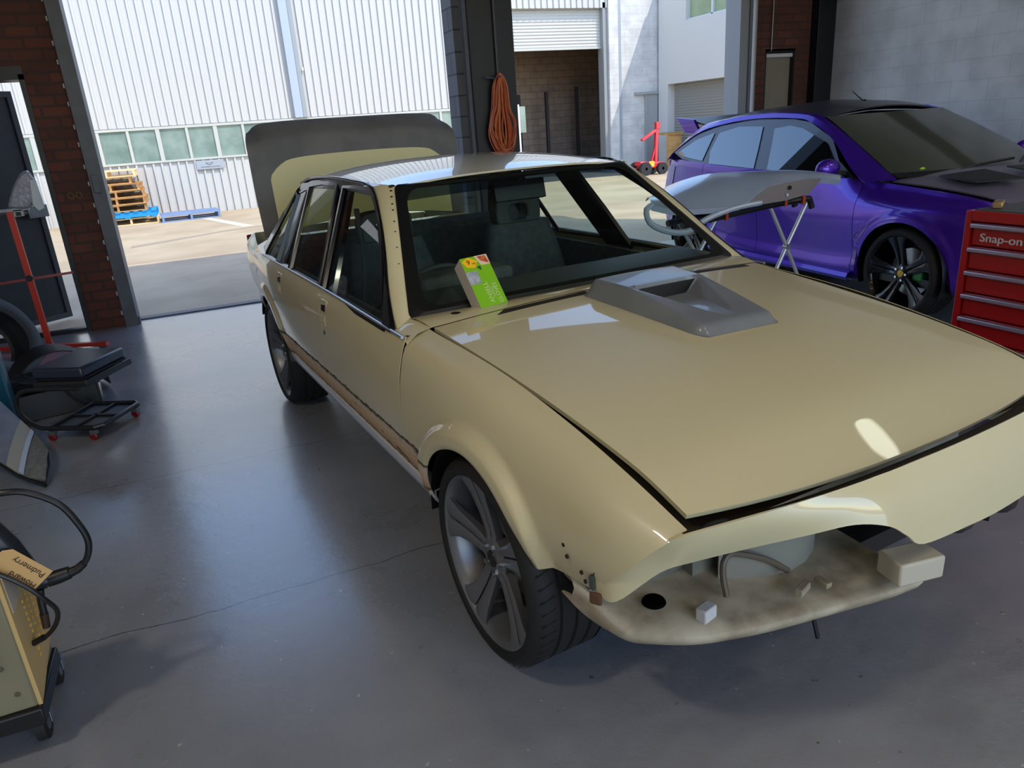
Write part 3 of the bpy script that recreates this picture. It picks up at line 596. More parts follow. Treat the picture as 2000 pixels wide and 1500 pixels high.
g = MB().tube(crv([(-.05, 2.05, .50), (-.15, 2.10, .47), (-.25, 2.09, .50), (-.34, 2.11, .47), (-.40, 2.07, .52)], 16), .025, 8).box((-.18, 2.06, .50), (.25, .08, .06)).box((-.32, 2.06, .47), (.06, .05, .10), .4)
g.build('wiring_bundle', M_black, sedan)
MB().tube([(-.44, 2.12, .52), (-.47, 2.14, .46), (-.47, 2.13, .40)], .008, 6).box((-.52, 2.10, .50), (.08, .05, .06), .3).build('lamp_mount', mat('rusty_cream', srgb(140, 110, 84), .7), sedan)
g = MB().box((0, 1.6, .26), (1.0, .5, .06)).box((.25, 1.92, .29), (.12, .08, .05)).tube([(.2, 1.95, .3), (.18, 1.97, .18)], .006, 6)
g.build('splash_tray', M_black, sedan)
MB().bx(-.74, .74, -.95, .95, .26, .34).bx(-.5, .5, -2.3, -.95, .30, .42).bx(-.48, .48, .95, 1.75, .26, .34).build('floor_pan', M_black, sedan)
# fender tail rust and clip holes
MB().box((.803, 1.868, .50), (.01, .03, .03), .5).build('rust_spot', mat('rust', srgb(92, 62, 40), .8), sedan, bevel=.006)
g = MB()
for y, z in ((1.76, .585), (1.772, .56), (1.83, .55), (1.845, .535)): g.lathe([(0, 0), (.005, 0), (.0055, -.004)], 8, 'x', (.815, y, z))
g.build('clip_hole', M_gap, sedan)
MB().box((.80, 1.855, .535), (.014, .012, .035), .3).build('fender_clip', mat('clip_grey', srgb(70, 78, 76), .6), sedan)
# ---- roof
RY = [.215, .10, -.15, -.5, -.85, -1.12]; RE = [1.296, 1.303, 1.318, 1.323, 1.308, 1.276]; RC = [1.322, 1.343, 1.366, 1.372, 1.358, 1.325]; RX = [.560, .578, .59, .592, .588, .575]
rows = []
for i in range(31):
    y = .215-1.335*i/30; r = []; ze, zc, xe = sm(-y, [-a for a in RY], RE), sm(-y, [-a for a in RY], RC), sm(-y, [-a for a in RY], RX)
    for j in range(33):
        s = -1+2*j/32; s = math.copysign(abs(s)**.8, s); yy = y + (.020*(1-s*s) if i == 0 else .020*(1-s*s)*max(0, 1-i/6)); r.append((s*xe, yy, ze+(zc-ze)*(1-abs(s)**2.6)))
    rows.append(r)
MB().grid(rows).build('roof_panel', M_roofp, sedan, thick=.008, off=-1, ang=60)
MB().grid([[(x*.93, y, z-.025) for x, y, z in r[2:-2]] for r in rows[1:-1:3]]).build('headlining', mat('grey_lining', srgb(120, 122, 116), .9), sedan)
# ---- windscreen
def rrect(ins, n=10, rad=.09):
    a = 1-ins; b0, b1 = ins*.75, 1-ins*.75; pts = []
    rs, rt = rad, rad*1.45
    for cx, cy, a0 in ((a-rs, b1-rt, 0), (-a+rs, b1-rt, 90), (-a+rs, b0+rt, 180), (a-rs, b0+rt, 270)):
        for k in range(n+1):
            q = R(a0+90*k/n); pts.append((cx+rs*cos(q), cy+rt*sin(q)))
    return pts
def edge(ins, rad, push): return [wsp(s, t)+Vector((0, .61, .79))*push for s, t in rrect(ins, 10, rad)]
o1, o2, o3 = edge(0.0, .03, .002), edge(.030, .07, .007), edge(.075, .09, .004)
MB().grid([o1, o2], closed=True).build('windscreen_seal', M_bandm, sedan, thick=.003)
MB().grid([edge(.030, .07, .006), edge(.075, .09, .003)], closed=True).build('windscreen_border', M_bandm, sedan, thick=.001)
MB().grid([[wsp(s*.985, t)+Vector((0, .61, .79))*.0 for s in [-1+i/12 for i in range(25)]] for t in [.02+.96*i/12 for i in range(13)]]).build('windscreen', G_ws, sedan)
MB().grid([[wsp(s*.93, t)+Vector((0, .61, .79))*-.002 for s in [-1+i/12 for i in range(25)]] for t in (.86, .90, .95)]).build('shade_band', glass('shade_band_tint', (.16, .22, .34), 0, 0), sedan)
# ---- pillars, rails, side glass
WP = lambda y, z, d=0: (.80-.506*(z-.89)+d, y, z)
def mir(pts, sx): return [(sx*p[0], p[1], p[2]) for p in pts]
fglass = [(.635, .873), (-.128, .885), (-.215, 1.09), (-.297, 1.277), (-.10, 1.277), (.09, 1.262), (.17, 1.225), (.241, 1.185), (.40, 1.075), (.52, .97)]
rglass = [(-.226, .890), (-.743, .890), (-.80, 1.07), (-.866, 1.261), (-.65, 1.276), (-.433, 1.276), (-.33, 1.09)]
vglass = [(-.80, .893), (-.945, .896), (-.93, 1.0), (-.905, 1.235), (-.885, 1.235), (-.85, 1.09)]
cglass = [(-1.08, .887), (-1.36, .897), (-1.23, 1.06), (-1.10, 1.215), (-1.085, 1.205)]
M_frame = mat('dark_window_frame', srgb(24, 26, 32), .22, coat=.5)
for sx in (1, -1):
    for nm, poly in (('front_door_glass', fglass), ('rear_door_glass', rglass), ('vent_glass', vglass), ('pillar_glass', cglass)):
        if sx > 0 or nm != 'front_door_glass': MB().poly(mir([WP(y, z, -.012) for y, z in poly], sx)).build(nm, G_side, sedan)
        path = mir([WP(y, z, -.002) for y, z in poly], sx); out = mir([WP(sum(q[0] for q in poly)/len(poly)+(y-sum(q[0] for q in poly)/len(poly))*1.0, z, -.002) for y, z in poly], sx)
        cy = sum(q[0] for q in poly)/len(poly); cz = sum(q[1] for q in poly)/len(poly)
        def grow(d): 
            o = []
            for y, z in poly:
                v = Vector((y-cy, z-cz)); L2 = v.length; v.normalize(); o.append((y+v.x*d*1.2, z+v.y*d*1.2))
            return o
        ob = .026 if nm in ('front_door_glass', 'rear_door_glass') else .014
        MB().grid([mir([WP(y, z, -.010) for y, z in poly], sx), mir([WP(y, z, .003) for y, z in grow(.006)], sx), mir([WP(y, z, .002) for y, z in grow(ob)], sx), mir([WP(y, z, -.012) for y, z in grow(ob)], sx)], closed=True).build(nm.replace('glass', 'frame').replace('door_frame', 'window_frame'), M_frame, sedan, ang=25)
    # black infill behind the pillars
    MB().grid([mir([WP(-.03, .86, -.014), WP(-.12, 1.06, -.014), WP(-.25, 1.30, -.014)], sx), mir([WP(-.25, .86, -.014), WP(-.36, 1.09, -.014), WP(-.46, 1.30, -.014)], sx)]).build('centre_pillar', M_gloss, sedan, thick=.02)
    MB().grid([mir([WP(-.93, .86, -.010), WP(-.92, 1.05, -.010), WP(-.90, 1.28, -.010)], sx), mir([WP(-1.09, .86, -.010), WP(-1.10, 1.05, -.010), WP(-1.09, 1.28, -.010)], sx)]).build('rear_door_edge', M_gloss, sedan, thick=.02)
    MB().grid([mir([WP(-.28, 1.272, -.006), WP(-.87, 1.262, -.006), WP(-1.08, 1.22, -.006)], sx), mir([(.594, -.28, 1.316), (.592, -.87, 1.306), (.586, -1.09, 1.278)], sx)]).build('rear_rail', M_frame, sedan, thick=.012)
    MB().grid([mir([WP(-.28, 1.272, -.006), WP(.09, 1.260, -.006), WP(.25, 1.18, -.006), WP(.42, 1.075, -.006), WP(.54, .97, -.006), WP(.66, .87, -.006)], sx), mir([(.594, -.28, 1.316), (.597, .11, 1.296), (.648, .30, 1.196), (.700, .455, 1.085), (.752, .58, .975), (.795, .74, .880)], sx)]).build('front_rail', M_frame, sedan, thick=.012)
    MB().prism(mir([WP(.655, .872, .004), WP(.735, .872, .004), WP(.60, .975, .004), WP(.52, 1.03, .004)], sx), (sx*.006, 0, 0)).build('mirror_patch', M_black, sedan)
    # cream windscreen pillar
    a = [wsp(1, 0), wsp(1, .25), wsp(1, .5), wsp(1, .75), wsp(1, 1)]; a = [(v.x-.006, v.y, v.z) for v in a]
    b_ = [(.800, .735, .876), (.752, .578, .980), (.703, .452, 1.090), (.650, .298, 1.200), (.600, .112, 1.300)]
    A, Bv = crv(mir(a, sx), 17), crv(mir(b_, sx), 17); mid = [(u+v)/2+Vector((sx*.010, .010, .006)) for u, v in zip(A, Bv)]
    MB().grid([A, mid, Bv]).build('windscreen_pillar', M_cream, sedan, thick=.01, ang=60)
    MB().grid([mir([(.552-.006, .21, 1.302), (.556, .19, 1.303), (.560, .215, 1.296)], sx), mir([(.600, .112, 1.300), (.59, .02, 1.310), (.578, .10, 1.303)], sx)]).build('pillar_corner', M_cream, sedan, thick=.006)
    MB().grid([mir([(.806, .86, .855), (.803, .78, .872), (.800, .735, .878)], sx), mir([(.770, .862, .885), (.772, .79, .892), (.770, .728, .893)], sx), mir([(.722, .864, .8955), (.728, .79, .902), (.738, .718, .903)], sx)]).build('cowl_corner', M_cream, sedan)
    # drip rail, belt strip
    MB().tube(crv(mir([(.588, -1.13, 1.272), (.600, -.85, 1.307), (.603, -.5, 1.320), (.604, -.15, 1.314), (.608, .10, 1.296), (.655, .295, 1.200), (.705, .45, 1.092), (.758, .585, .978), (.803, .735, .88)], sx), 40), .0065, 8).build('drip_rail', M_gloss, sedan)
    MB().tube(crv(mir([(.811, .83, .874), (.813, 0, .888), (.811, -.98, .886), (.808, -1.40, .886)], sx), 24), .006, 8).build('belt_moulding', mat('satin_trim', srgb(170, 172, 176), .25, metal=.6), sedan)
    # rear roof pillar: outer black strip and gutter beside the rear glass
    MB().grid([mir([WP(-1.11, 1.245), WP(-1.25, 1.08), WP(-1.385, .90)], sx), mir([(.575, -1.125, 1.272), (.660, -1.35, 1.12), (.765, -1.58, .905)], sx)]).build('rear_pillar', M_frame, sedan, thick=.012)
    MB().grid([mir([(.803, -1.38, .886), (.806, -1.30, .886)], sx), mir([(.765, -1.60, .903), (.71, -1.60, .900)], sx)]).build('pillar_foot', M_cream, sedan)
    MB().grid([mir([(.803, -1.36, .884), (.80, -1.50, .885), (.772, -1.75, .895)], sx), mir([(.74, -1.55, .91), (.70, -1.68, .92), (.68, -1.80, .925)], sx)]).build('rear_deck_side', M_cream, sedan, thick=.005)
    for k in range(4):
        u = .25+.2*k; MB().box(((.583+.18*u)*sx, -1.155-.40*u, 1.255-.35*u), (.006, .03, .010), Matrix.Rotation(R(42)*1, 3, 'X')).build('pillar_clip_slot', M_black, sedan)
# clip holes down the cream pillar
g = MB()
for k, t in enumerate((.95, .90, .84, .79, .70, .62, .5, .38)):
    v = wsp(1.0, t); g.sphere((v.x+.016, v.y+.003, v.z+.004), .006-.0004*k, 8, (1, .6, .6))
g.sphere(tuple(wsp(.99, .985)+Vector((.012, -.01, .004))), .012, 8, (1.2, .7, .5)); g.build('pillar_clip_hole', M_gap, sedan)
MB().poly([(-.53, -1.125, 1.29), (.53, -1.125, 1.29), (.70, -1.66, .925), (-.70, -1.66, .925)]).build('rear_window', G_ws, sedan)
MB().grid([[(-.70, -1.60, .905), (.70, -1.60, .905)], [(-.70, -1.80, .92), (.70, -1.80, .92)]]).build('rear_scuttle', M_cream, sedan, thick=.01)
# tail: boot opening gutters, back panel, lamps
MB().grid([[(x, -2.52, .905-.02*abs(x)) for x in (-.66, -.3, 0, .3, .66)], [(x, -2.53, .62) for x in (-.66, -.3, 0, .3, .66)]]).build('tail_panel', M_cream, sedan, thick=.02)
MB().bx(-.70, .70, -2.45, -1.75, .40, .42).build('boot_floor', M_black, sedan)
for sx in (1, -1): MB().box((sx*.62, -2.545, .80), (.16, .03, .16)).build('tail_lamp', mat('lamp_red', srgb(120, 16, 16), .2, coat=1), sedan, bevel=.01)
# ---- raised boot lid
lid = []
for i in range(41):
    u = -1+2*i/40; r = []
    for j in range(41):
        v = j/40; w = .70+.008*sin(pi*v); x = u*w
        z = .925+.070*(1-u*u)*(1-v)+.69*v-.035*(abs(u)**6)*v; y = -1.83-.07*v-.030*(v**8)*3 + .03*(1-u*u)*v
        if v > .86: y -= (v-.86)*.35
        r.append((x, y, z))
    lid.append(r)
lidm = mat('bootlid_paint', srgb(70, 70, 73), .7)
lb = [[(x*.985, y-.035, z-.006) for x, y, z in r] for r in lid]
o = MB().grid(lid).grid(lb).grid([lid[0], lb[0]]).grid([lid[-1], lb[-1]]).grid([[r[0] for r in lid], [r[0] for r in lb]]).grid([[r[-1] for r in lid], [r[-1] for r in lb]]).build('boot_lid', M_primer, sedan, ang=50)
bm = bmesh.new(); bm.from_mesh(o.data)
for v in bm.verts:
    for sg in (1, -1):
        dx = v.co.x*sg-.58; dz = v.co.z-1.465
        if dx > 0 and dz > 0:
            d = math.hypot(dx/.115, dz/.125)
            if d > 1e-6: k = max(dx/.115, dz/.125)/d; v.co.x = sg*(.58+dx*k); v.co.z = 1.465+dz*k
bm.to_mesh(o.data); bm.free()
rr_ = []
for i in range(33):
    u = -1+2*i/32; r = []
    for j in range(25):
        v = j/24; q = max(0, (abs(u)-.8)/.2)*max(0, (v-.86)/.14); v2 = v-q*.045*1.2; vv = .0+.655*v2; x = u*.60*(1-.02*q); z = .925+.070*(1-(u*.86)**2)*(1-vv)+.69*vv-.06*(abs(u)**8)*v; y = -1.83-.07*vv+.03*(1-(u*.86)**2)*vv+.006
        r.append((x, y, z))
    rr_.append(r)
MB().grid(rr_).build('boot_lid_patch', mat('cream_primer', srgb(222, 212, 160), .6), o)
# ---- wheels
M_tyre = mat('tyre_rubber', (0, 0, 0)); M_rim = mat('grey_alloy', srgb(126, 128, 134), .36, metal=.6); M_rimd = mat('dark_barrel', srgb(22, 22, 25), .5, metal=.5); M_face = mat('machined_edge', srgb(170, 174, 182), .22, metal=1)
def make_wheel(sx, yc, w=.245, xo=.832):
    ro, ri = .3124, .262; x0 = xo-w
    wheel = MB().lathe([(ri+.002, .0), (ri-.004, -.004), (ri-.012, -.012), (ri-.022, -.03), (ri-.03, -.10), (ri-.035, -w+.01)], 56, 'x').build('wheel', M_rim, sedan, ang=40)
    g = wheel
    k = MB()
    for i in range(5):
        a0 = 2*pi*i/5+R(100)
        for sg in (-1, 1):
            st = []
            for r, da, hw_, dp, th in ((.035, .42, .0125, -.036, .03), (.08, .22, .0145, -.040, .03), (.14, .153, .0185, -.032, .026), (.20, .137, .0240, -.020, .022), (.237, .152, .033, -.010, .018), (.254, .175, .042, -.008, .014)):
                a = a0+sg*da; er = Vector((0, cos(a), sin(a))); et = Vector((0, -sin(a), cos(a))); p = er*r
                st.append([p+et*hw_+Vector((dp-.004, 0, 0)), p+et*hw_*.5+Vector((dp, 0, 0)), p-et*hw_*.5+Vector((dp, 0, 0)), p-et*hw_+Vector((dp-.004, 0, 0)), p-et*hw_*.8+Vector((dp-th, 0, 0)), p+et*hw_*.8+Vector((dp-th, 0, 0))])
            k.grid(st, closed=True)
    k.lathe([(0, -.034), (.05, -.036), (.066, -.044), (.066, -.08)], 24, 'x')
    sp = k.build('spokes', M_rim, wheel, ang=30)
    k = MB().lathe([(0, -.030), (.024, -.031), (.028, -.038)], 20, 'x').build('hub_cap', M_black, wheel)
    k = MB()
    for i in range(5):
        a = 2*pi*i/5; k.lathe([(0, 0), (.008, 0), (.009, -.012)], 8, 'x', (-.028, .045*cos(a), .045*sin(a)))
    k.build('wheel_nut', M_chrome, wheel)
    MB().lathe([(.02, -.13), (.165, -.13), (.165, -.15), (.02, -.15)], 32, 'x').build('brake_disc', M_steel, wheel)
    MB().lathe([(.0, -.205), (ri-.03, -.205)], 32, 'x').build('wheel_back', M_rimd, wheel)
    pr = [(ri-.003, -.003), (ri+.003, .004), (ri+.02, .007), (ro-.022, .003), (ro-.010, -.008), (ro-.003, -.022)]
    for q in range(4):
        a = -.03-.048*q; pr += [(ro, a), (ro, a-.034), (ro-.007, a-.036), (ro-.007, a-.044)]
    pr += [(ro, -w+.03), (ro-.012, -w+.01), (ro-.025, -w), (ri, -w)]
    k = MB().lathe(pr, 72, 'x')
    if yc > 0 and sx > 0:
        k.m(1)
        for i in range(54):
            a = 2*pi*i/54; er = Vector((0, cos(a), sin(a))); k.bar(er*(ro-.001)+Vector((-.014, 0, 0)), Vector((-.058, 0, 0))+Vector((0, cos(a+.04), sin(a+.04)))*(ro+.0005), .004, .0012, up=er)
    k.build('tyre', [M_tyre, mat('tread_shadow', srgb(10, 10, 10), .9)], wheel, ang=30)
    wheel.location = (sx*xo, yc, ro)
    if sx < 0: wheel.rotation_euler = (0, 0, pi)
    return wheel
for sx in (1, -1):
    for yc in (WB, -WB): make_wheel(sx, yc)
# ---- cabin
MB().bx(-.74, .74, -1.6, .70, .34, .42).build('cabin_floor', M_int2, sedan)
for sx in (1, -1):
    MB().bx(sx*.70 if sx < 0 else .72, sx*.72 if sx < 0 else .74, -1.15, .68, .42, .86).build('door_card', M_int, sedan)
MB().grid([[(x, .66, .885), (x, .60, .90), (x, .45, .92), (x, .36, .905), (x, .31, .86), (x, .34, .62), (x, .40, .45)] for x in (-.70, -.4, 0, .14, .22, .38, .52, .60, .70)]).build('dashboard', M_int2, sedan, thick=.01)
MB().box((.37, .36, .935), (.40, .16, .06)).build('instrument_hood', M_int, sedan, bevel=.02)
def seat(x, name='front_seat'):
    s = MB().box((x, -.12, .55), (.50, .52, .14)).build(name, M_int, sedan, bevel=.04)
    rows = []
    for k in range(11):
        v = k/10; w = .25-.11*v**2; z = .58+.53*v; y = -.36-.15*v; row = []
        for a in range(16): q = 2*pi*a/16; row.append((x+w*math.copysign(abs(cos(q))**.6, cos(q)), y+.055*math.copysign(abs(sin(q))**.6, sin(q)), z))
        rows.append(row)
    rows = rows[:9]
    g = MB().grid(rows, closed=True); g.poly(rows[-1]); g.build('seat_backrest', M_int, s, ang=60)
    # head restraint with an open middle
    g = MB(); zc = 1.06; yc = -.50
    o_ = [(x+.135*math.copysign(abs(cos(q))**.5, cos(q)), zc+.085*math.copysign(abs(sin(q))**.5, sin(q))) for q in [2*pi*i/24 for i in range(24)]]
    i_ = [(x+.055*math.copysign(abs(cos(q))**.6, cos(q)), zc-.005+.042*math.copysign(abs(sin(q))**.6, sin(q))) for q in [2*pi*i/24 for i in range(24)]]
    g.grid([[(a, yc+.045, b) for a, b in i_], [(a, yc+.045, b) for a, b in o_], [(a, yc-.045, b) for a, b in o_], [(a, yc-.045, b) for a, b in i_], [(a, yc+.045, b) for a, b in i_]], closed=True)
    g.build('head_restraint', M_int2, s, bevel=.008)
    return s
seat(.37); seat(-.37)
g = MB().box((0, -1.05, .55), (1.32, .50, .16)); g.build('rear_seat', M_int, sedan, bevel=.03)
MB().box((0, -1.36, .76), (1.32, .14, .42), Matrix.Rotation(R(-17), 3, 'X')).build('rear_backrest', M_int, sedan, bevel=.03)
MB().bx(-.68, .68, -1.66, -1.40, .885, .90).build('parcel_shelf', M_int2, sedan)
MB().box((-.03, .16, 1.225), (.25, .03, .085), Matrix.Rotation(R(12), 3, 'X')).tube([(-.02, .17, 1.25), (-.02, .185, 1.30)], .008).build('rear_view_mirror', M_black, sedan, bevel=.012)
sw = MB(); C0 = Vector((.37, .06, .79)); ax = Vector((0, -.86, .5)).normalized(); u0 = Vector((1, 0, 0)); v0 = ax.cross(u0)
sw.tube([C0+(u0*cos(a)+v0*sin(a))*.185 for a in [2*pi*i/32 for i in range(33)]], .014, 8)
for a in (.2, pi-.2, -pi/2): sw.bar(C0+(u0*cos(a)+v0*sin(a))*.18, C0, .04, .012, up=ax)
sw.lathe([(0, 0), (.06, 0), (.07, -.03)], 16, 'z', tuple(C0-Vector((0, 0, .01)))); sw.tube([C0, C0-ax*.28], .03)
sw.build('steering_wheel', M_int2, sedan)
MB().box((.56, .36, .80), (.12, .03, .055), R(20)).tube([(.62, .38, .77), (.625, .385, .66)], .006).build('dash_vent', mat('grey_bezel', srgb(120, 128, 136), .35), sedan, bevel=.006)
MB().tube(crv([(.62, -.10, 1.20), (.60, -.14, .98), (.63, -.16, .75), (.66, -.18, .55)], 16), .012, 6).build('seat_belt', M_int2, sedan)
# ================================================================ scoop lying on the bonnet
M_scoop = mat('grey_scoop_primer', srgb(120, 124, 128), .38, coat=.25, var=.12, vscale=8)
scoop = thing('bonnet_scoop', 'loose grey primed bonnet scoop lying on the cream bonnet near the windscreen', 'bonnet scoop', sedan.location, sedan.rotation_euler.z)
rows = []; NI, NJ = 60, 48
def sst(t): t = max(0, min(1, t)); return t*t*(3-2*t)
for i in range(NI+1):
    v = i/NI; row = []
    for j in range(NJ+1):
        u = -1+2*j/NJ; cx = -.038-.014*v; w = .203-.050*v
        if v > .9: w *= 1-.10*((v-.9)/.1)**2
        if v < .05: w *= 1-.05*((.05-v)/.05)
        x = cx+u*w; y = .905+.55*v-.008*u-.012*(1-u*u)*(1-v)
        e = sst((1-abs(u))/.16); ev = sst(v/.09)*sst((1-v)/.07)**.6 if v < 1 else 0
        ht = ip(v, [0, .36, .75, 1], [.058, .064, .040, .024]); h = ht*e*ev
        if v > .375:
            rw = .80*(1-min(1, (v-.375)/.60))**.75; fl = ip(v, [.375, .6, .9], [.010, .018, .030])
            if rw > .01 and abs(u) < rw: q = sst((1-abs(u)/rw)*2.2); h = h*(1-q)+min(h, fl)*q
        row.append((x, y, hz(x, y)+.001+h))
    rows.append(row)
MB().grid(rows).build('scoop_shell', M_scoop, scoop, ang=50)
MB().bx(-.178, .105, 1.106, 1.1135, hz(0, 1.11)+.012, hz(0, 1.11)+.054).build('scoop_mouth', M_black, scoop)
# ================================================================ green glove box leaning on the windscreen
bx_ = thing('glove_box', 'lime green carton of disposable gloves leaning against the windscreen of the cream car', 'box', sedan.location, sedan.rotation_euler.z)
Mlime = mat('lime_card', srgb(124, 186, 8), .45); Mcard = mat('grey_card', srgb(186, 178, 166), .7); Myel = mat('yellow_print', srgb(250, 190, 10), .5); Mor = mat('red_print', srgb(176, 60, 34), .5, col2=srgb(214, 120, 70), vscale=60); Mpale = mat('pale_print', srgb(206, 222, 160), .5); Mdg = mat('dark_green_print', srgb(4, 84, 36), .5)
# carton axes: across (ex), up the glass (ez), towards the viewer (ey)
A0 = Vector((.512, .812, .913)); ex = Vector((-.106, -.004, .004)); wd = ex.length; exn = ex.normalized()
ezn = Vector((.014, -.121, .153)).normalized(); ezn = (ezn-exn*ezn.dot(exn)).normalized(); eyn = exn.cross(ezn)*-1; eyn = eyn if eyn.y > 0 else -eyn
Lb, Tb = .196, .062
def Q(a, b, c=0): return A0+exn*a*wd+ezn*b*Lb+eyn*c
BM = frame3(A0, exn, ezn)
g = MB(); P8 = [Q(0, 0), Q(1, 0), Q(1, 1), Q(0, 1)]; g.prism(P8, -eyn*Tb); g.build('carton_body', Mcard, bx_, bevel=.001)
g = MB(); e = .0012
out = [(0, 0), (1, 0), (1, 1), (0, 1), (0, .72), (.42, .72), (.42, .46), (0, .46)]
g.poly([Q(a, b, e) for a, b in out]); g.build('front_print', Mlime, bx_)
g = MB(); g.poly([Q(0, .46, .0006), Q(.42, .46, .0006), Q(.42, .72, .0006), Q(0, .72, .0006)]); g.build('glove_window', mat('white_gloves', srgb(176, 184, 192), .5, var=.4, vscale=40), bx_)
MB().poly([Q(1.004, 0, -.001), Q(1.004, 1, -.001), Q(1.004, 1, -Tb), Q(1.004, 0, -Tb)]).build('side_print', Mdg, bx_)
MB().poly([Q(0, -.004, .001), Q(1, -.004, .001), Q(1, -.004, -Tb), Q(0, -.004, -Tb)]).build('bottom_print', Mlime, bx_)
MB().poly([Q(.02, .93, .002), Q(.30, 1.0, .002), Q(.58, .90, .002), Q(.42, .77, .002), Q(.14, .80, .002)]).build('yellow_badge', Myel, bx_)
MB().poly([Q(.52, 1.0, .0018), Q(1, 1.0, .0018), Q(1, .80, .0018), Q(.66, .80, .0018)]).build('white_badge', mat('peach_print', srgb(226, 200, 170), .5), bx_)
MB().poly([Q(.62, .98, .0024), Q(.92, .98, .0024), Q(.97, .82, .0024), Q(.72, .88, .0024)]).build('red_badge', Mor, bx_)
MB().poly([Q(.46, .78, .002), Q(.62, .80, .002), Q(.60, .70, .002)]).build('green_badge', Mdg, bx_)
def lay(body, size, a, b, m, rot=0, c=.0026, xs=1):
    M = frame3(Q(a, b, c), exn*cos(rot)+ezn*sin(rot), ezn*cos(rot)-exn*sin(rot)); return text(body, size, m, bx_, M, 'printed_text', .0002, xs)
Mink = mat('print_ink', srgb(60, 24, 10), .5)
for i, (t_, sz, a, b, m) in enumerate((('ANSELL', .024, .50, .26, Mpale), ('NITRILE', .012, .65, .26, Mpale), ('GLOVES', .022, .80, .22, Mpale))): lay(t_, sz, a, b, m, R(90))
lay('9', .026, .24, .89, Mink, R(-8)); lay('mil', .011, .42, .86, Mink, R(-8))
M = frame3(Q(.5, -.006, -.02), exn, eyn); text('ANSELL', .022, Mpale, bx_, M, 'printed_text', .0002)
M = frame3(Q(1.006, .35, -.03), ezn, -eyn*-1); text('NITRILE', .03, mat('pale_green_ink', srgb(150, 190, 160), .5), bx_, M, 'printed_text', .0002)
# ================================================================ purple hatchback (own local frame, x right, y forward)
M_pur = mat('purple_paint', srgb(74, 24, 170), .3, metal=.5, coat=.6)
M_dkg = mat('dark_tint_glass', srgb(6, 8, 12), .02, spec=1.0, coat=1, coatr=.0)
M_carbon = mat('matt_black_roof', srgb(52, 52, 62), .35, coat=.3)
M_bhood = mat('grey_violet_bonnet', srgb(98, 92, 108), .4, coat=.2)
hatch = thing('purple_hatchback', 'purple five door hatchback with black bonnet vents parked by the pale block wall', 'car', (5.4156, 4.8159, 0), -1.6467-pi/2)
PK = [-2.12, -1.9, -1.6, -1.32, -.9, 0, .7, 1.0, 1.32, 1.75, 2.1]
def PS(y):
    tb = sm(y, PK, [1.0, 1.02, 1.03, 1.02, 1.00, .975, .955, .93, .90, .845, .72])
    wd = sm(y, PK, [.66, .78, .84, .87, .885, .885, .885, .88, .865, .80, .62])
    tx = sm(y, PK, [.60, .72, .79, .83, .855, .86, .84, .80, .76, .70, .52]); zb = sm(y, PK, [.40, .32, .26, .24, .22, .20, .20, .22, .22, .20, .22])
    return [(wd-.06, zb), (wd-.02, zb+.04), (wd+.005, zb+.10), (wd-.012, zb+.17), (wd, .52), (wd+.012, .66), (wd-.002, .78), (tx+.015, tb-.045), (tx, tb)]
PW = 1.32; PZ = .32
def prow(y0, y1, sx):
    rows = []; ys = set([y0, y1]); n = int((y1-y0)/.06)+2
    for i in range(n+1): ys.add(y0+(y1-y0)*i/n)
    for yc in (-PW, PW):
        for k in range(31):
            y = yc-.3598*cos(pi*k/30)
            if y0 < y < y1: ys.add(y)
    last = -9
    for y in sorted(ys):
        if y-last < .0008 and y != y1: continue
        last = y
        s = crv([(a, 0, b) for a, b in PS(y)], 60); zl = s[0].z
        for yc in (-PW, PW):
            d = .36**2-(y-yc)**2
            if d > 0: zl = max(zl, PZ+math.sqrt(d))
        pts = [p for p in s if p.z > zl]; k = 60-len(pts)
        if k > 0: a, b = s[k-1], s[k]; t = (zl-a.z)/(b.z-a.z+1e-9); pts = [a.lerp(b, max(0, min(1, t)))]+pts
        r = []
        for p in lin(pts, 24):
            x = p.x
            for yc in (-PW, PW):
                d = math.hypot(y-yc, p.z-PZ)
                if d < .46: t = max(0, min(1, (.44-d)/.05)); x += .014*t*t*(3-2*t)
            r.append((sx*x, y, p.z))
        rows.append(r)
    return rows
GP = lambda y, z, d=0: (.86-.5*(z-.98)+d, y, z)
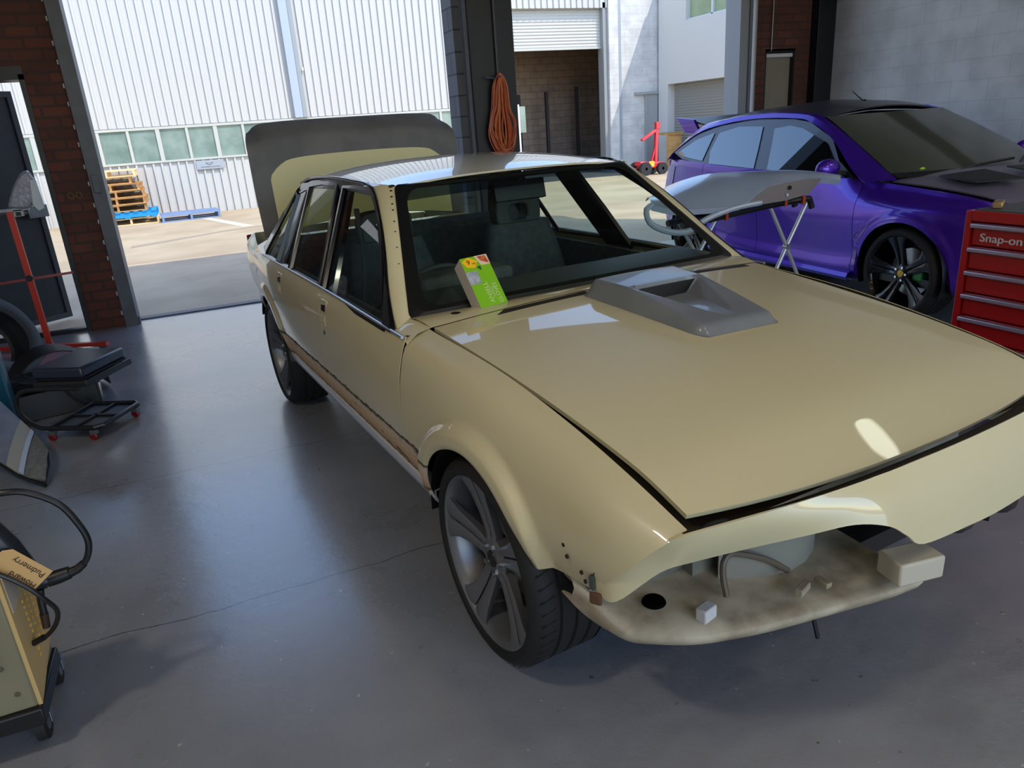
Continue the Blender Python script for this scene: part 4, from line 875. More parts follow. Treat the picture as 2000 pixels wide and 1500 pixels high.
for sx in (1, -1):
    MB().grid(prow(.90, 2.1, sx)).build('front_fender', M_pur, hatch, thick=.01, off=0, ang=50)
    MB().grid(prow(-.215, .895, sx)).build('front_door', M_pur, hatch, thick=.01, off=0, ang=50)
    MB().grid(prow(-1.10, -.22, sx)).build('rear_door', M_pur, hatch, thick=.01, off=0, ang=50)
    MB().grid(prow(-2.12, -1.105, sx)).build('quarter_panel', M_pur, hatch, thick=.01, off=0, ang=50)
    MB().grid([[(sx*x, y, z) for x, z in ((.84, .20), (.90, .21), (.915, .235), (.90, .265), (.87, .275))] for y in (-.92, -.4, .2, .90)]).build('side_skirt', M_pur, hatch, thick=.006)
    for nm, poly in (('front_door_glass', [(.66, 1.00), (.55, .965), (-.158, .982), (-.22, 1.15), (-.287, 1.305), (-.1, 1.325), (.076, 1.300), (.42, 1.19)]), ('rear_door_glass', [(-.339, .985), (-1.04, 1.008), (-1.10, 1.12), (-1.07, 1.28), (-.8, 1.33), (-.454, 1.325), (-.39, 1.15)]), ('quarter_glass', [(-1.17, 1.03), (-1.55, 1.065), (-1.66, 1.10), (-1.42, 1.22), (-1.15, 1.285)])):
        MB().poly([(sx*x, y, z) for x, y, z in [GP(y, z, -.006) for y, z in poly]]).build(nm, M_dkg, hatch)
    cyl = mat('black_pillar_trim', srgb(70, 74, 92), .35, coat=.4)
    allr = [(.74, .955), (.3, .955), (-.25, .968), (-1.05, .99), (-1.55, 1.04), (-1.75, 1.10), (-1.45, 1.27), (-1.1, 1.345), (-.6, 1.385), (-.1, 1.375), (.12, 1.345), (.45, 1.22)]
    MB().poly([(sx*x, y, z) for x, y, z in [GP(y, z, -.014) for y, z in allr]]).build('window_surround', cyl, hatch)
    MB().prism([(sx*x, y, z) for x, y, z in [GP(.60, .985, .0), GP(.86, .955, .0), GP(.66, 1.06, .0)]], (sx*.008, 0, 0)).build('mirror_base', M_black, hatch)
    # cant rail: purple band between the side glass and roof, down to the fender
    a = [GP(.98, .93, .008), GP(.80, 1.01, .004), GP(.45, 1.225, 0), GP(.12, 1.352, 0), GP(-.1, 1.382, 0), GP(-.6, 1.392, 0), GP(-1.1, 1.352, 0), GP(-1.45, 1.277), GP(-1.78, 1.10, -.02), GP(-1.85, 1.03, -.03)]
    b_ = [(.76, 1.14, .945), (.735, .96, 1.03), (.665, .60, 1.20), (.61, .22, 1.372), (.60, .05, 1.412), (.605, -.4, 1.44), (.60, -1.05, 1.41), (.60, -1.55, 1.335), (.62, -1.90, 1.12), (.66, -2.04, 1.02)]
    A, Bv = crv(mir(a, sx), 33), crv(mir(b_, sx), 33); mid = [(u+v)/2+Vector((sx*.012, 0, .012)) for u, v in zip(A, Bv)]
    MB().grid([A, mid, Bv]).build('roof_rail', M_pur, hatch, thick=.008, off=0)
    for yc in (-PW, PW): MB().grid([[(sx*x, yc+.365*cos(q), PZ+.365*sin(q)) for q in [pi*(-.1+1.2*i/20) for i in range(21)]] for x in (.5, .86)]).poly([(sx*.5, yc+.365*cos(q), PZ+.365*sin(q)) for q in [pi*(-.1+1.2*i/20) for i in range(21)]]).build('wheel_housing', M_black, hatch)
    m_ = MB().sphere((sx*.995, .72, 1.025), .105, 16, (1.0, .55, .68)).build('door_mirror', M_pur, hatch, bevel=0); MB().bar((sx*.86, .74, .985), (sx*.95, .74, 1.0), .06, .03).build('mirror_arm', M_black, m_)
    MB().sphere((sx*.888, .04, .86), .05, 12, (.25, 1.6, .3)).build('door_handle', M_pur, hatch).location = (0, -.12, 0)
    MB().box((sx*.64, 2.02, .66), (.30, .16, .14), sx*-.6).build('headlamp', mat('lamp_lens', srgb(170, 176, 180), .1, coat=1), hatch, bevel=.03)
    MB().box((sx*.50, -2.115, .88), (.20, .06, .16), 0).build('tail_lamp', mat('tail_red', srgb(90, 10, 20), .15, coat=1), hatch, bevel=.03)
# quarter shade paint patch (primer) near the rear bumper
MB().grid([[(.60*u, -2.12-.03*(1-u*u), z) for u in (-1, -.5, 0, .5, 1)] for z in (.25, .5, .75, 1.0)]).build('rear_bumper', mat('pale_lilac_primer', srgb(176, 160, 204), .5), hatch, thick=.02)
# pale wrap on the rear corner
rows = [[(x+.006, y, z) for x, y, z in r[10:22]] for r in prow(-2.1, -1.72, 1)]
MB().grid(rows).build('rear_corner_film', mat('pale_lilac_primer', (0, 0, 0)), hatch, thick=.003)
MB().grid([[(x*s, y, z+c*(1-s*s)) for s in [-1+i/8 for i in range(17)]] for x, y, z, c in ((.60, .22, 1.375, .06), (.60, .02, 1.415, .062), (.605, -.4, 1.442, .062), (.60, -1.05, 1.412, .06), (.60, -1.55, 1.337, .055))]).build('roof_panel', M_carbon, hatch, thick=.01, off=-1, ang=60)
MB().grid([[(x*s, y+c*(1-s*s), z) for s in [-1+i/8 for i in range(17)]] for x, y, z, c in ((.60, -1.56, 1.335, -.08), (.62, -1.90, 1.12, -.08), (.66, -2.05, 1.0, -.06), (.62, -2.12, .80, -.04))]).build('tailgate', M_pur, hatch, thick=.01)
MB().grid([[(x*s, y+c*(1-s*s), z+.01) for s in [-1+i/10 for i in range(21)]] for x, y, z, c in ((.735, 1.08, .955, .18), (.69, .76, 1.12, .13), (.64, .47, 1.26, .09), (.60, .23, 1.372, .055))]).build('windscreen', mat('dusty_windscreen', srgb(62, 66, 56), .12, coat=.3, var=.08, vscale=3), hatch, thick=.006, ang=60)
MB().grid([[(x*s, y+c*(1-s*s), z+.013) for s in [-1+i/10 for i in range(21)]] for x, y, z, c in ((.745, 1.12, .945, .19), (.73, 1.06, .972, .18))]).build('windscreen_scuttle', M_black, hatch, thick=.004)
rows = []
for i in range(13):
    t = i/12; y = 1.10+.95*t; w = ip(t, [0, .6, 1], [.76, .68, .50]); z = sm(t, [0, .35, .7, 1], [.935, .905, .85, .72])
    rows.append([(w*s, y+.13*(1-s*s), z+.055*(1-abs(s)**2.5)) for s in [-1+j/12 for j in range(25)]])
MB().grid(rows).build('bonnet', M_bhood, hatch, thick=.01, off=-1, ang=60)
for sx in (1, -1): MB().prism([(sx*.60, 1.33, .958), (sx*.62, 1.62, .93), (sx*.40, 1.80, .945), (sx*.34, 1.45, .985)], (0, 0, .012)).build('bonnet_vent', M_black, hatch, bevel=.004)
MB().prism([(.20, 1.50, .995), (.20, 1.66, .975), (-.25, 1.70, .975), (-.25, 1.54, .995)], (0, 0, .008)).build('bonnet_grille', M_black, hatch)
MB().grid([[(.60*s, 2.08+.13*(1-s*s), .74), (.62*s, 2.14+.14*(1-s*s), .60), (.62*s, 2.15+.14*(1-s*s), .35), (.60*s, 2.08+.13*(1-s*s), .22)] for s in [-1+i/8 for i in range(17)]]).build('front_bumper', M_pur, hatch, thick=.01, ang=60)
MB().bx(-.80, .80, -2.0, 1.95, .24, .30).build('floor_pan', M_black, hatch); MB().bx(-.78, .78, -1.7, 1.0, .30, .94).build('cabin_block', M_int2, hatch)
# roof spoiler
g = MB().grid([[(x, y, z) for y, z in ((-1.50, 1.355), (-1.75, 1.40), (-1.98, 1.43))] for x in (-.56, -.3, 0, .3, .56)]); g.build('roof_spoiler', M_black, hatch, thick=.018)
for sx in (1, -1): MB().prism([(sx*.56, -1.58, 1.27), (sx*.56, -1.86, 1.28), (sx*.56, -2.04, 1.44), (sx*.56, -1.70, 1.41)], (sx*.03, 0, 0)).build('spoiler_end', M_pur, hatch, bevel=.006)
MB().tube([(0, -.02, 1.47), (0, -.16, 1.56)], [.006, .003], 6).lathe([(0, .02), (.02, .012), (.028, 0)], 12, 'z', (0, -.02, 1.472)).build('roof_aerial', M_black, hatch)
for sx in (1, -1):
    P = [(sx*.2+.02, 1.24, .972), (sx*.2+.30 if sx > 0 else -.05, 1.14, .995)]
MB().tube([(.30, 1.235, .975), (.10, 1.22, 1.0), (-.25, 1.20, 1.015)], .010, 6).tube([(-.25, 1.25, .975), (-.45, 1.12, 1.0), (-.66, 1.0, 1.02)], .010, 6).build('wiper', M_black, hatch)
tag(MB().sphere((0, 0, 0), .03, 14).build('tennis_ball', mat('lime_ball', srgb(150, 200, 20), .8)), None)  # lime blob: reflection of a sticker in the windscreen, put in as coloured shape
refl = bpy.data.objects['tennis_ball']; refl.parent = hatch; refl.location = (.50, 1.10, .985); refl.name = 'registration_sticker'; refl.scale = (1, .5, .8)
M_blkrim = mat('black_alloy', srgb(22, 22, 26), .25, metal=.6, coat=.5)
old_rim = M_rim
def purple_wheel(sx, yc):
    global M_rim, sedan
    keep = (M_rim, sedan); M_rim = M_blkrim; sedan = hatch
    w = make_wheel(sx, yc); w.scale = (1.0, 1.024, 1.024); w.location.z = .32; w.location.x = sx*.868; M_rim, sedan = keep
    k = MB().box((-.10, .0, 0), (.07, .09, .14)).build('brake_caliper', mat('green_caliper', srgb(20, 130, 50), .4), w, bevel=.01); k.location = (0, .11*1, .03)
    for c in w.children:
        if c.name.startswith('hub_cap'): c.data.materials[0] = mat('gold_cap', srgb(150, 120, 50), .3, metal=1)
for sx in (1, -1):
    for yc in (PW, -PW): purple_wheel(sx, yc)
# ================================================================ panel on its folding stand
st = thing('panel_stand', 'folding cross leg panel stand with padded black bars between the two cars', 'stand', (3.75, 4.0, 0))
Mleg = mat('stand_leg', srgb(186, 186, 192), .35, metal=.4)
for dx, dy in ((0, -.04), (-.66, .10)):
    for s_ in (-1, 1):
        a = Vector((dx+(-.115 if s_ > 0 else .235), dy, .86-(.04 if dx else 0))); h_ = Vector((dx+.06, dy, .55)); e = h_+(h_-a)*1.66; e.z = .01
        MB().tube([a, h_, e], .013, 8).build('leg', Mleg, st)
    MB().lathe([(0, -.02), (.02, -.02), (.02, .02), (0, .02)], 12, 'y', (dx+.06, dy, .55)).build('pivot_bolt', M_steel, st)
for dy in (-.06, .10):
    MB().tube(crv([(-.85, dy, .80), (-.4, dy, .835), (-.115, dy, .855), (.15, dy, .865), (.235, dy, .86), (.25, dy, .80)], 16), .022, 8).build('padded_bar', M_black, st)
for x in (-.52, -.02, .14): MB().bx(x, x+.022, -.088, -.034, .80 if x < -.3 else .838, .865 if x < -.3 else .892).build('orange_strap', mat('orange_web', srgb(170, 64, 30), .7), st)
bc = thing('bumper_cover', 'long blue grey painted bumper cover resting on the folding stand', 'bumper', (0, 0, 0))
M_bl = mat('blue_grey_paint', srgb(160, 172, 190), .25, coat=.6)
back = [(2.78, 4.18, .955), (2.95, 4.25, 1.01), (3.16, 4.27, 1.055), (3.42, 4.28, 1.075), (3.88, 4.26, 1.045), (4.25, 4.2, .99), (4.42, 4.10, .945)]
front = [(2.61, 3.85, .97), (2.75, 3.83, .93), (2.90, 3.83, .915), (3.10, 3.83, .905), (3.30, 3.84, .905), (3.52, 3.86, .995), (3.95, 3.95, 1.005), (4.36, 4.04, .955)]
A = crv(back, 33); Bv = crv(front, 33); rows = []
for k in range(9):
    t = k/8; rows.append([a.lerp(b, t)+Vector((0, 0, .035*sin(pi*t))) for a, b in zip(A, Bv)])
MB().grid(rows).build('bumper_skin', M_bl, bc, thick=.004)
MB().grid([Bv, [v+Vector((0, .012, -.035)) for v in Bv]]).build('bumper_edge', M_bl, bc, thick=.004)
MB().grid([[(3.33, 3.85, .905), (3.44, 3.85, .882), (3.7, 3.87, .885), (3.95, 3.93, .90), (4.02, 3.98, .93)], [(3.36, 3.85, .915), (3.52, 3.86, .99), (3.72, 3.90, 1.0), (3.95, 3.95, 1.0), (4.12, 3.99, .985)]]).build('bumper_end', mat('raw_plastic_back', srgb(126, 118, 116), .6), bc, thick=.006)
MB().lathe([(0, 0), (.014, 0), (.015, .006)], 12, 'y', (3.73, 3.872, .965)).build('bolt_hole', M_black, bc); MB().lathe([(0, 0), (.010, 0), (.011, .006)], 12, 'y', (3.70, 3.862, .92)).build('clip_hole', mat('pale_clip', srgb(200, 190, 220), .5), bc)
MB().tube(crv([(3.46, 3.85, .895), (3.25, 3.84, .885), (3.05, 3.82, .855), (2.92, 3.80, .82), (2.83, 3.79, .785), (2.70, 3.80, .80), (2.58, 3.82, .86), (2.56, 3.84, .94), (2.61, 3.85, .97)], 40), .019, 8).build('lower_lip', M_bl, bc)
# ================================================================ red tool chest
tb = thing('tool_chest', 'red roller tool chest with chrome drawer pulls beside the cream bonnet', 'tool chest', (3.14, 2.2, 0))
g = MB().bx(0, .05, -.03, 0, .1, 1.0).bx(0, .05, -.95, -.92, .1, 1.0).bx(0, .05, -.92, -.03, .955, 1.0).bx(0, .05, -.92, -.03, .1, .13).bx(.045, .52, -.95, 0, .1, .985)
g.build('chest_body', M_red, tb, bevel=.004)
MB().bx(.03, .50, -.93, -.02, .9855, 1.004).build('top_mat', mat('grey_rubber_mat', srgb(82, 88, 92), .8), tb)
z = .952
for k, hgt in enumerate((.105, .105, .105, .105, .105, .155, .155)):
    d = MB().bx(.012, .05, -.915, -.035, z-hgt+.004, z-.002).build('drawer', M_red, tb, bevel=.003)
    MB().bx(-.014, .014, -.915, -.035, z-.024, z-.004).build('drawer_pull', mat('satin_pull', srgb(196, 182, 204), .3, metal=.7), d, bevel=.005)
    if k == 0: text('Snap-on', .050, M_white, d, frame3((.010, -.165, z-.066), (0, -1, 0), (0, 0, 1)), 'badge', .002, 1.15)
    z -= hgt
for x in (.07, .45):
    for y in (-.88, -.07): MB().lathe([(.0, -.02), (.05, -.02), (.05, .02), (0, .02)], 16, 'y', (x, y, .05)).build('caster', M_rubber, tb)
tag(MB().grid([[(3.30+.05*i, 2.0-.05*j, 1.006+.035*abs(sin(i*1.7+j*2.1))+.01) for j in range(6)] for i in range(5)]).build('white_rag', mat('white_cloth', srgb(220, 220, 226), .9), None, thick=.006), 'crumpled white rag lying on top of the red tool chest', 'rag')
tag(MB().box((3.245, 2.13, 1.02), (.10, .04, .03), .5).build('spray_nozzle', mat('brass', srgb(170, 140, 100), .4, metal=.7), bevel=.006), 'small brass fitting lying on the top edge of the red tool chest', 'fitting')
# ================================================================ orange extension cord on the post
cord = thing('extension_cord', 'coiled orange extension cord hanging on a hook of the black post', 'cord', (3.07, 7.18, 0))
Mo = mat('orange_cable', srgb(206, 96, 50), .5, var=.25, vscale=20); Mo2 = mat('pale_orange_cable', srgb(226, 132, 78), .5)
rnd = random.Random(3)
for k in range(26):
    w = .03+.10*rnd.random()**1.5 if k > 3 else .115; off = rnd.uniform(-.035, .035); zb = 1.22+.09*rnd.random(); zt = 1.95+.03*rnd.random(); yy = .01+rnd.uniform(-.05, .02)
    pts = [(off*.3, yy, zt), (off-w*.35, yy-.01, zt-.10), (off-w*.55, yy, zt-.30), (off-w*1.0, yy, zb+.18), (off-w*.55, yy-.01, zb+.02), (off+.01, yy, zb-.01), (off+w*.6, yy-.01, zb+.03), (off+w*.95, yy, zb+.2), (off+w*.5, yy, zt-.32), (off+w*.3, yy-.01, zt-.10)]
    MB().tube([*(q := crv(pts, 40, True)), q[0]], .0062, 6, cap=False).build('cable_loop', Mo if k % 3 else Mo2, cord)
MB().tube([(-.13, .02, 1.95), (-.06, -.03, 1.93), (0, -.05, 1.95)], .008, 6).build('hook', M_steel, cord)
# ================================================================ pallets across the yard
Mwb = mat('blue_pallet_paint', srgb(20, 140, 206), .7, var=.15, vscale=4); Mgb = mat('grey_blue_pallet', srgb(120, 140, 172), .8, var=.2, vscale=4)
def pallet(m, label, x, y, z, rz, nb=7, fork=True, group='timber pallets in the stack'):
    p = thing('pallet', label, 'pallet', (x, y, z), rz, group)
    for i in range(nb): a = -.58+1.05*i/(nb-1); MB().bx(-.58, .58, a, a+.10, .122, .14).build('deck_board', m, p)
    for xx in (-.56, -.02, .52): MB().bx(xx, xx+.042, -.58, .57, .02, .122).build('bearer', m, p)
    for a in (-.58, -.05, .47): MB().bx(-.58, .58, a, a+.10, .0, .02).build('bottom_board', m, p)
    return p
names = ['bare timber pallet at the bottom of the stack, on the ground', 'bright blue painted pallet second from the bottom of the stack', 'timber pallet lying directly on the blue pallet', 'timber pallet two above the blue pallet in the stack', 'timber pallet three above the blue pallet in the stack', 'timber pallet four above the blue pallet in the stack', 'timber pallet next to the top of the stack', 'pale broken timber pallet on top of the stack']
offs = [(-1.20, 18.78, .02), (-1.22, 18.72, pi/2-.02), (-1.40, 18.8, .03), (-1.36, 18.8, -.03), (-1.38, 18.8, .03), (-1.42, 18.8, -.03), (-1.58, 18.8, .02), (-1.46, 18.8, 0)]
Mpale2 = mat('pale_pallet_timber', srgb(222, 190, 138), .8)
for k, (x, y, rz) in enumerate(offs): pallet(Mwb if k == 1 else (Mpale2 if k in (0, 7) else M_wood), names[k], x, y, -.02+.145*k, rz)
p = thing('pallet', 'grey blue pallet lying on the ground beside the pallet stack', 'pallet', (.02, 18.45, -.02), .04)
for i in range(7): a = -.52+.94*i/6; MB().bx(-.62, .62, a, a+.11, .122, .14).build('deck_board', Mgb, p)
for xx in (-.60, -.02, .56): MB().bx(xx, xx+.045, -.52, .52, .02, .122).build('bearer', Mgb, p)
for a in (-.52, -.05, .42): MB().bx(-.62, .62, a, a+.10, 0, .02).build('bottom_board', Mgb, p)
struct(MB().prism([(.25, 17.9, -.018), (.42, 17.9, -.018), (1.1, 15.2, -.018), (.9, 15.2, -.018)], (0, 0, .004)).build('trim_16', mat('pale_joint', srgb(226, 212, 184), .85)))
struct(MB().prism([(-1.0, 14.0, -.018), (.6, 14.9, -.018), (1.5, 15.1, -.018), (.6, 14.75, -.018), (-1.0, 13.75, -.018)], (0, 0, .003)).build('trim_17', mat('tyre_streak', srgb(150, 136, 116), .85)))
# small red engine crane far off
t = thing('engine_crane', 'small red wheeled machine standing in the shade by the far white building', 'machine', (11.45, 17.0, 0))
Mrr = mat('red_machine_paint', srgb(186, 40, 52), .4)
MB().box((0, 0, .22), (.62, .4, .16)).box((-.32, -.05, .28), (.2, .3, .12)).build('machine_base', Mrr, t, bevel=.03)
for x, r in ((-.30, .17), (.22, .15)):
    for y in (-.25, .2): MB().lathe([(.04, -.05), (r, -.05), (r, .05), (.04, .05)], 18, 'y', (x, y, r-.02)).build('machine_wheel', M_rubber, t)
MB().bar((.18, 0, .28), (.22, 0, 1.15), .09, .09).bar((.22, 0, 1.1), (-.25, 0, .86), .08, .07).box((.24, 0, 1.2), (.12, .1, .18)).bar((.05, 0, .3), (.22, 0, .8), .06, .05).build('machine_mast', Mrr, t, bevel=.01)
MB().box((-.08, -.21, .26), (.16, .02, .14)).build('machine_plate', mat('yellow_plate', srgb(220, 170, 50), .5), t)
# ================================================================ left side of the workshop
# rolling stool
rz = R(-30); stl = thing('mechanic_stool', 'low black rolling mechanic stool with a tray frame and red casters', 'stool', (-.72, 4.59, 0), rz)
Mst = mat('stool_steel', srgb(30, 31, 33), .4); Mred = mat('red_caster', srgb(120, 16, 22), .4)
hx, hy = .155, .19
g = MB()
g.tube([(-hx, -hy, .075), (hx-.03, -hy, .075), (hx, -hy+.03, .075), (hx, hy-.03, .075), (hx-.03, hy, .075), (-hx, hy, .075)], .0125, 8)
g.bx(-hx, -hx+.02, -hy, hy, .065, .085).bx(-.01, .01, -hy, hy, .067, .08).bx(-hx, hx, -.01, .01, .067, .08).bx(-hx, hx, -hy, hy, .058, .064)
g.build('base_frame', Mst, stl)
MB().bx(-hx+.02, hx-.012, -hy+.012, hy-.012, .0645, .068).build('base_tray', mat('tray_grey', srgb(64, 68, 76), .4), stl)
for s_ in (-1, 1):
    MB().tube(crv([(-hx+.02, s_*hy, .075), (-hx-.05, s_*hy, .08), (-hx-.13, s_*hy, .14), (-hx-.15, s_*hy, .22), (-hx-.11, s_*hy, .285), (-hx-.02, s_*hy, .305), (.10, s_*hy, .305)], 30), .0125, 8).build('side_tube', Mst, stl)
MB().bx(-.16, .16, -.20, .20, .315, .328).bx(-.16, -.15, -.20, .20, .328, .352).bx(.15, .16, -.20, .20, .328, .352).bx(-.15, .15, -.20, -.19, .328, .352).build('under_tray', Mst, stl, bevel=.003)
o = MB().box((-.01, -.0, .392), (.30, .385, .062)).build('seat_pad', mat('navy_vinyl', srgb(34, 40, 54), .32, bump=.05, bscale=60), stl, bevel=.014)
MB().bx(-.14, .14, -.185, .185, .350, .363).build('seat_board', M_black, stl)
for x, y in ((-hx+.02, -hy), (hx-.04, -hy), (hx, hy-.05), (-hx+.02, hy)):
    c = MB().lathe([(0, -.011), (.018, -.011), (.0235, -.007), (.0235, .007), (.018, .011), (0, .011)], 18, 'y', (x-.01, y, .0235)).build('caster', Mred, stl)
    MB().bx(x-.018, x+.014, y-.016, y+.016, .036, .062).build('caster_fork', M_steel, c)
# teal gas bottle
gb = thing('gas_bottle', 'tall dark teal gas bottle standing at the left edge', 'gas bottle', (-1.24, 4.76, 0))
MB().lathe([(0, 0), (.10, 0), (.115, .01), (.12, .04), (.12, 1.25), (.10, 1.36), (.05, 1.43), (.03, 1.45), (.03, 1.50), (0, 1.50)], 40).build('bottle_body', mat('teal_paint', srgb(22, 84, 104), .35, coat=.3, var=.2, vscale=4), gb)
MB().lathe([(.0, 1.50), (.018, 1.50), (.018, 1.57), (0, 1.57)], 16).box((0, -.03, 1.54), (.02, .06, .02)).build('bottle_valve', mat('brass_valve', srgb(180, 140, 70), .3, metal=1), gb)
# leaning tyre
MB_t = MB().lathe([(.20, -.09), (.215, -.10), (.27, -.112), (.30, -.10), (.315, -.07), (.318, 0), (.315, .07), (.30, .10), (.27, .112), (.215, .10), (.20, .09), (.212, .07), (.285, .075), (.292, 0), (.285, -.07), (.212, -.07)], 56, 'y', closed=True)
ty = thing('loose_tyre', 'loose black tyre without a rim leaning behind the gas bottle', 'tyre', (-1.42, 5.95, .32), 0)
o = MB_t.build('tyre_carcass', mat('worn_rubber', srgb(44, 46, 50), .6, bump=.15, bscale=120), ty, ang=40); o.rotation_euler = (R(-24), 0, R(62))
o = MB().lathe([(.205, -.085), (.212, -.092), (.214, -.08)], 40, 'y').build('tyre_bead', mat('blue_bead', srgb(84, 96, 120), .4), ty); o.rotation_euler = (R(-24), 0, R(62))
# red roller stand holding a wrapped lamp
rs = thing('red_stand', 'tall red tubular work stand in front of the open steel door', 'stand', (-1.26, 6.86, 0))
Mrs = mat('orange_red_paint', srgb(206, 58, 40), .4, var=.1, vscale=6)
MB().bar((0, 0, .04), (-.01, 0, 1.12), .042, .042, up=(0, 1, 0)).build('column', Mrs, rs)
MB().bar((-.50, -.06, .58), (.30, .02, .60), .018, .018).build('cross_bar', mat('dark_red_paint', srgb(150, 50, 50), .4), rs)
MB().lathe([(0, -.03), (.026, -.03), (.026, .03), (0, .03)], 14, 'y', (-.005, 0, .60)).build('clamp_knob', M_black, rs)
MB().bar((0, .02, .025), (.44, -.22, .025), .04, .03).build('foot', Mrs, rs); MB().bar((0, .02, .025), (-.10, -.62, .025), .04, .03).build('foot', Mrs, rs); MB().bar((0, .02, .025), (-.4, .2, .025), .04, .03).build('foot', Mrs, rs)
MB().bar((-.30, 0, 1.125), (.14, -.0, 1.135), .05, .022).box((.05, 0, 1.105), (.06, .05, .05)).build('top_rest', M_steel, rs)
MB().box((0.05, -.03, 1.10), (.035, .004, .03)).build('rest_opening', M_black, rs)
wl = thing('wrapped_lamp', 'car headlamp wrapped in clear plastic on top of the red stand', 'headlamp', (-1.15, 6.84, 1.15))
P = [(-.12, 0, 0), (-.06, 0, .13), (.02, 0, .24), (.075, 0, .27), (.11, 0, .20), (.075, 0, .02), (.02, 0, -.02)]
MB().prism([(x, .05, z) for x, _, z in P], (0, -.09, 0)).build('lamp_body', mat('plastic_wrap', srgb(150, 152, 166), .18, coat=1, var=.35, vscale=22, bump=.6, bscale=30), wl, bevel=.02)
MB().prism([(.06, -.045, .01), (.085, -.045, .20), (.125, -.045, .19), (.135, -.045, -.02), (.09, -.045, -.04)], (0, -.03, 0)).build('lamp_lens', mat('pale_lens', srgb(196, 204, 214), .15, coat=1), wl, bevel=.006)
MB().box((.085, -.047, .15), (.02, .01, .06)).build('tape_strip', mat('blue_tape', srgb(70, 120, 190), .6), wl)
# black wheel arch liner and plastic parts on the floor
al = thing('arch_liner', 'curved black plastic wheel arch liner lying on the floor behind the stool', 'car part', (-1.02, 5.45, 0), R(20))
MB().grid([[(.28*cos(pi*i/16), y, .02+.30*sin(pi*i/16)) for i in range(17)] for y in (-.14, 0, .14)]).build('liner_shell', M_black, al, thick=.006)
MB().box((.23, -.10, .25), (.08, .06, .05), .4).build('liner_bracket', mat('pale_bracket', srgb(170, 172, 178), .5), al, bevel=.01)
pb = thing('black_crate', 'shallow black plastic crate on the floor under the arch liner', 'crate', (-1.00, 5.12, 0), R(14))
g = MB().bx(-.24, .24, -.16, .16, 0, .02)
for b in ((-.24, -.225, -.16, .16), (.225, .24, -.16, .16), (-.24, .24, -.16, -.145), (-.24, .24, .145, .16)): g.bx(*b, .02, .16)
g.build('crate_shell', M_black, pb, bevel=.004); MB().bx(-.25, .25, -.17, -.16, .15, .165).build('crate_rim', M_black, pb)
rg = MB().grid([[(-1.20+.06*i, 5.02+.05*j, .17+.05*abs(sin(i*1.3+j))) for j in range(6)] for i in range(6)]).build('black_bag', mat('black_cloth', srgb(22, 22, 24), .9), None, thick=.01); tag(rg, 'crumpled black cloth bag on top of the black crate', 'bag')
# grey painted car panel leaning on the left
pn = thing('body_panel', 'blue grey car panel with a frayed pale end leaning beside the welder', 'car panel', (0, 0, 0))
b1 = [(-.885, 3.82, .012), (-1.00, 3.90, .06), (-1.09, 4.0, .115), (-1.36, 4.26, .25)]; b2 = [(-.90, 4.12, .085), (-1.0, 4.26, .19), (-1.11, 4.42, .29), (-1.30, 4.58, .44)]
A = lin(b1, 25); Bv = lin(b2, 25)
def pgrid(i0, i1, dz, j0=0, j1=8):
    rows = []
    for i in range(i0, i1+1):
        r = []
        for j in range(j0, j1+1):
            t = j/8; e = 0
            if i < 3: e = (3-i)/3*.35; t = .5+(t-.5)*(1-e*(abs(t-.5)*2)**3*.5)
            v = A[i].lerp(Bv[i], t); r.append(v+Vector((0, 0, dz+.012*sin(pi*t))))
        rows.append(r)
    return rows
MB().grid(pgrid(8, 24, 0)).build('painted_face', mat('worn_blue_grey', srgb(116, 124, 142), .45, var=.2, vscale=14), pn, thick=.012, off=0)
MB().grid(pgrid(5, 8, .004)).build('ribbed_band', mat('cream_grey_band', srgb(150, 152, 148), .5), pn, thick=.012, off=0)
MB().grid(pgrid(4, 5, .010)).build('raised_seam', mat('pale_blue_seam', srgb(170, 182, 206), .4), pn, thick=.012, off=0)
MB().grid(pgrid(0, 4, .0)).build('frayed_end', mat('fibre_end', srgb(116, 118, 116), .9, bump=.8, bscale=70, var=.3, vscale=40), pn, thick=.012, off=0)
edge_ = [v+Vector((0, 0, -.004)) for v in A]; MB().tube(edge_+[], .010, 8).tube([A[0], A[0].lerp(Bv[0], .5)+Vector((.012, 0, 0)), Bv[0]], .008, 8).build('rubber_edge', M_black, pn)
g = MB()
for i, t in ((11, .45), (14, .62), (17, .70), (13, .30)):
    v = A[i].lerp(Bv[i], t)+Vector((0, 0, .020+.0*t)); g.sphere(tuple(v), .010, 10, (1.4, .8, .25))
g.build('bolt_hole', M_black, pn)
# welding machine on its trolley
wd_ = thing('welder', 'beige welding machine on a black wheeled trolley at the bottom left corner', 'welder', (0, 0, 0))
M_be = mat('beige_enamel', srgb(128, 121, 98), .5, var=.08, vscale=6); M_ye = mat('yellow_side', srgb(196, 166, 110), .5)
MB().prism([(-1.15, 1.92, .145), (-1.15, 2.17, .145), (-1.15, 2.17, .50), (-1.15, 1.92, .60)], (.538, 0, 0)).build('welder_case', M_be, wd_, bevel=.006)
sp = MB().prism([(-.612, 1.925, .145), (-.612, 2.17, .20), (-.612, 2.17, .50), (-.612, 1.925, .60)], (.010, 0, 0)).build('side_panel', M_ye, wd_)
for i in range(4):
    g = MB()
    for j in range(15):
        y = 2.03+.038*i; z = .19+.019*j
        if z > .20+(y-1.95)*.28: g.sphere((-.601, y, z), .006, 6, (.5, 1, 1))
    g.build('louvre', mat('louvre_yellow', srgb(220, 176, 70), .4), sp)
MB().box((-.602, 1.99, .50), (.004, .10, .16)).build('rating_label', mat('white_label', srgb(190, 176, 160), .6), wd_)
MB().bx(-1.2, -.602, 1.905, 2.18, .095, .145).build('trolley_base', M_black, wd_, bevel=.004)
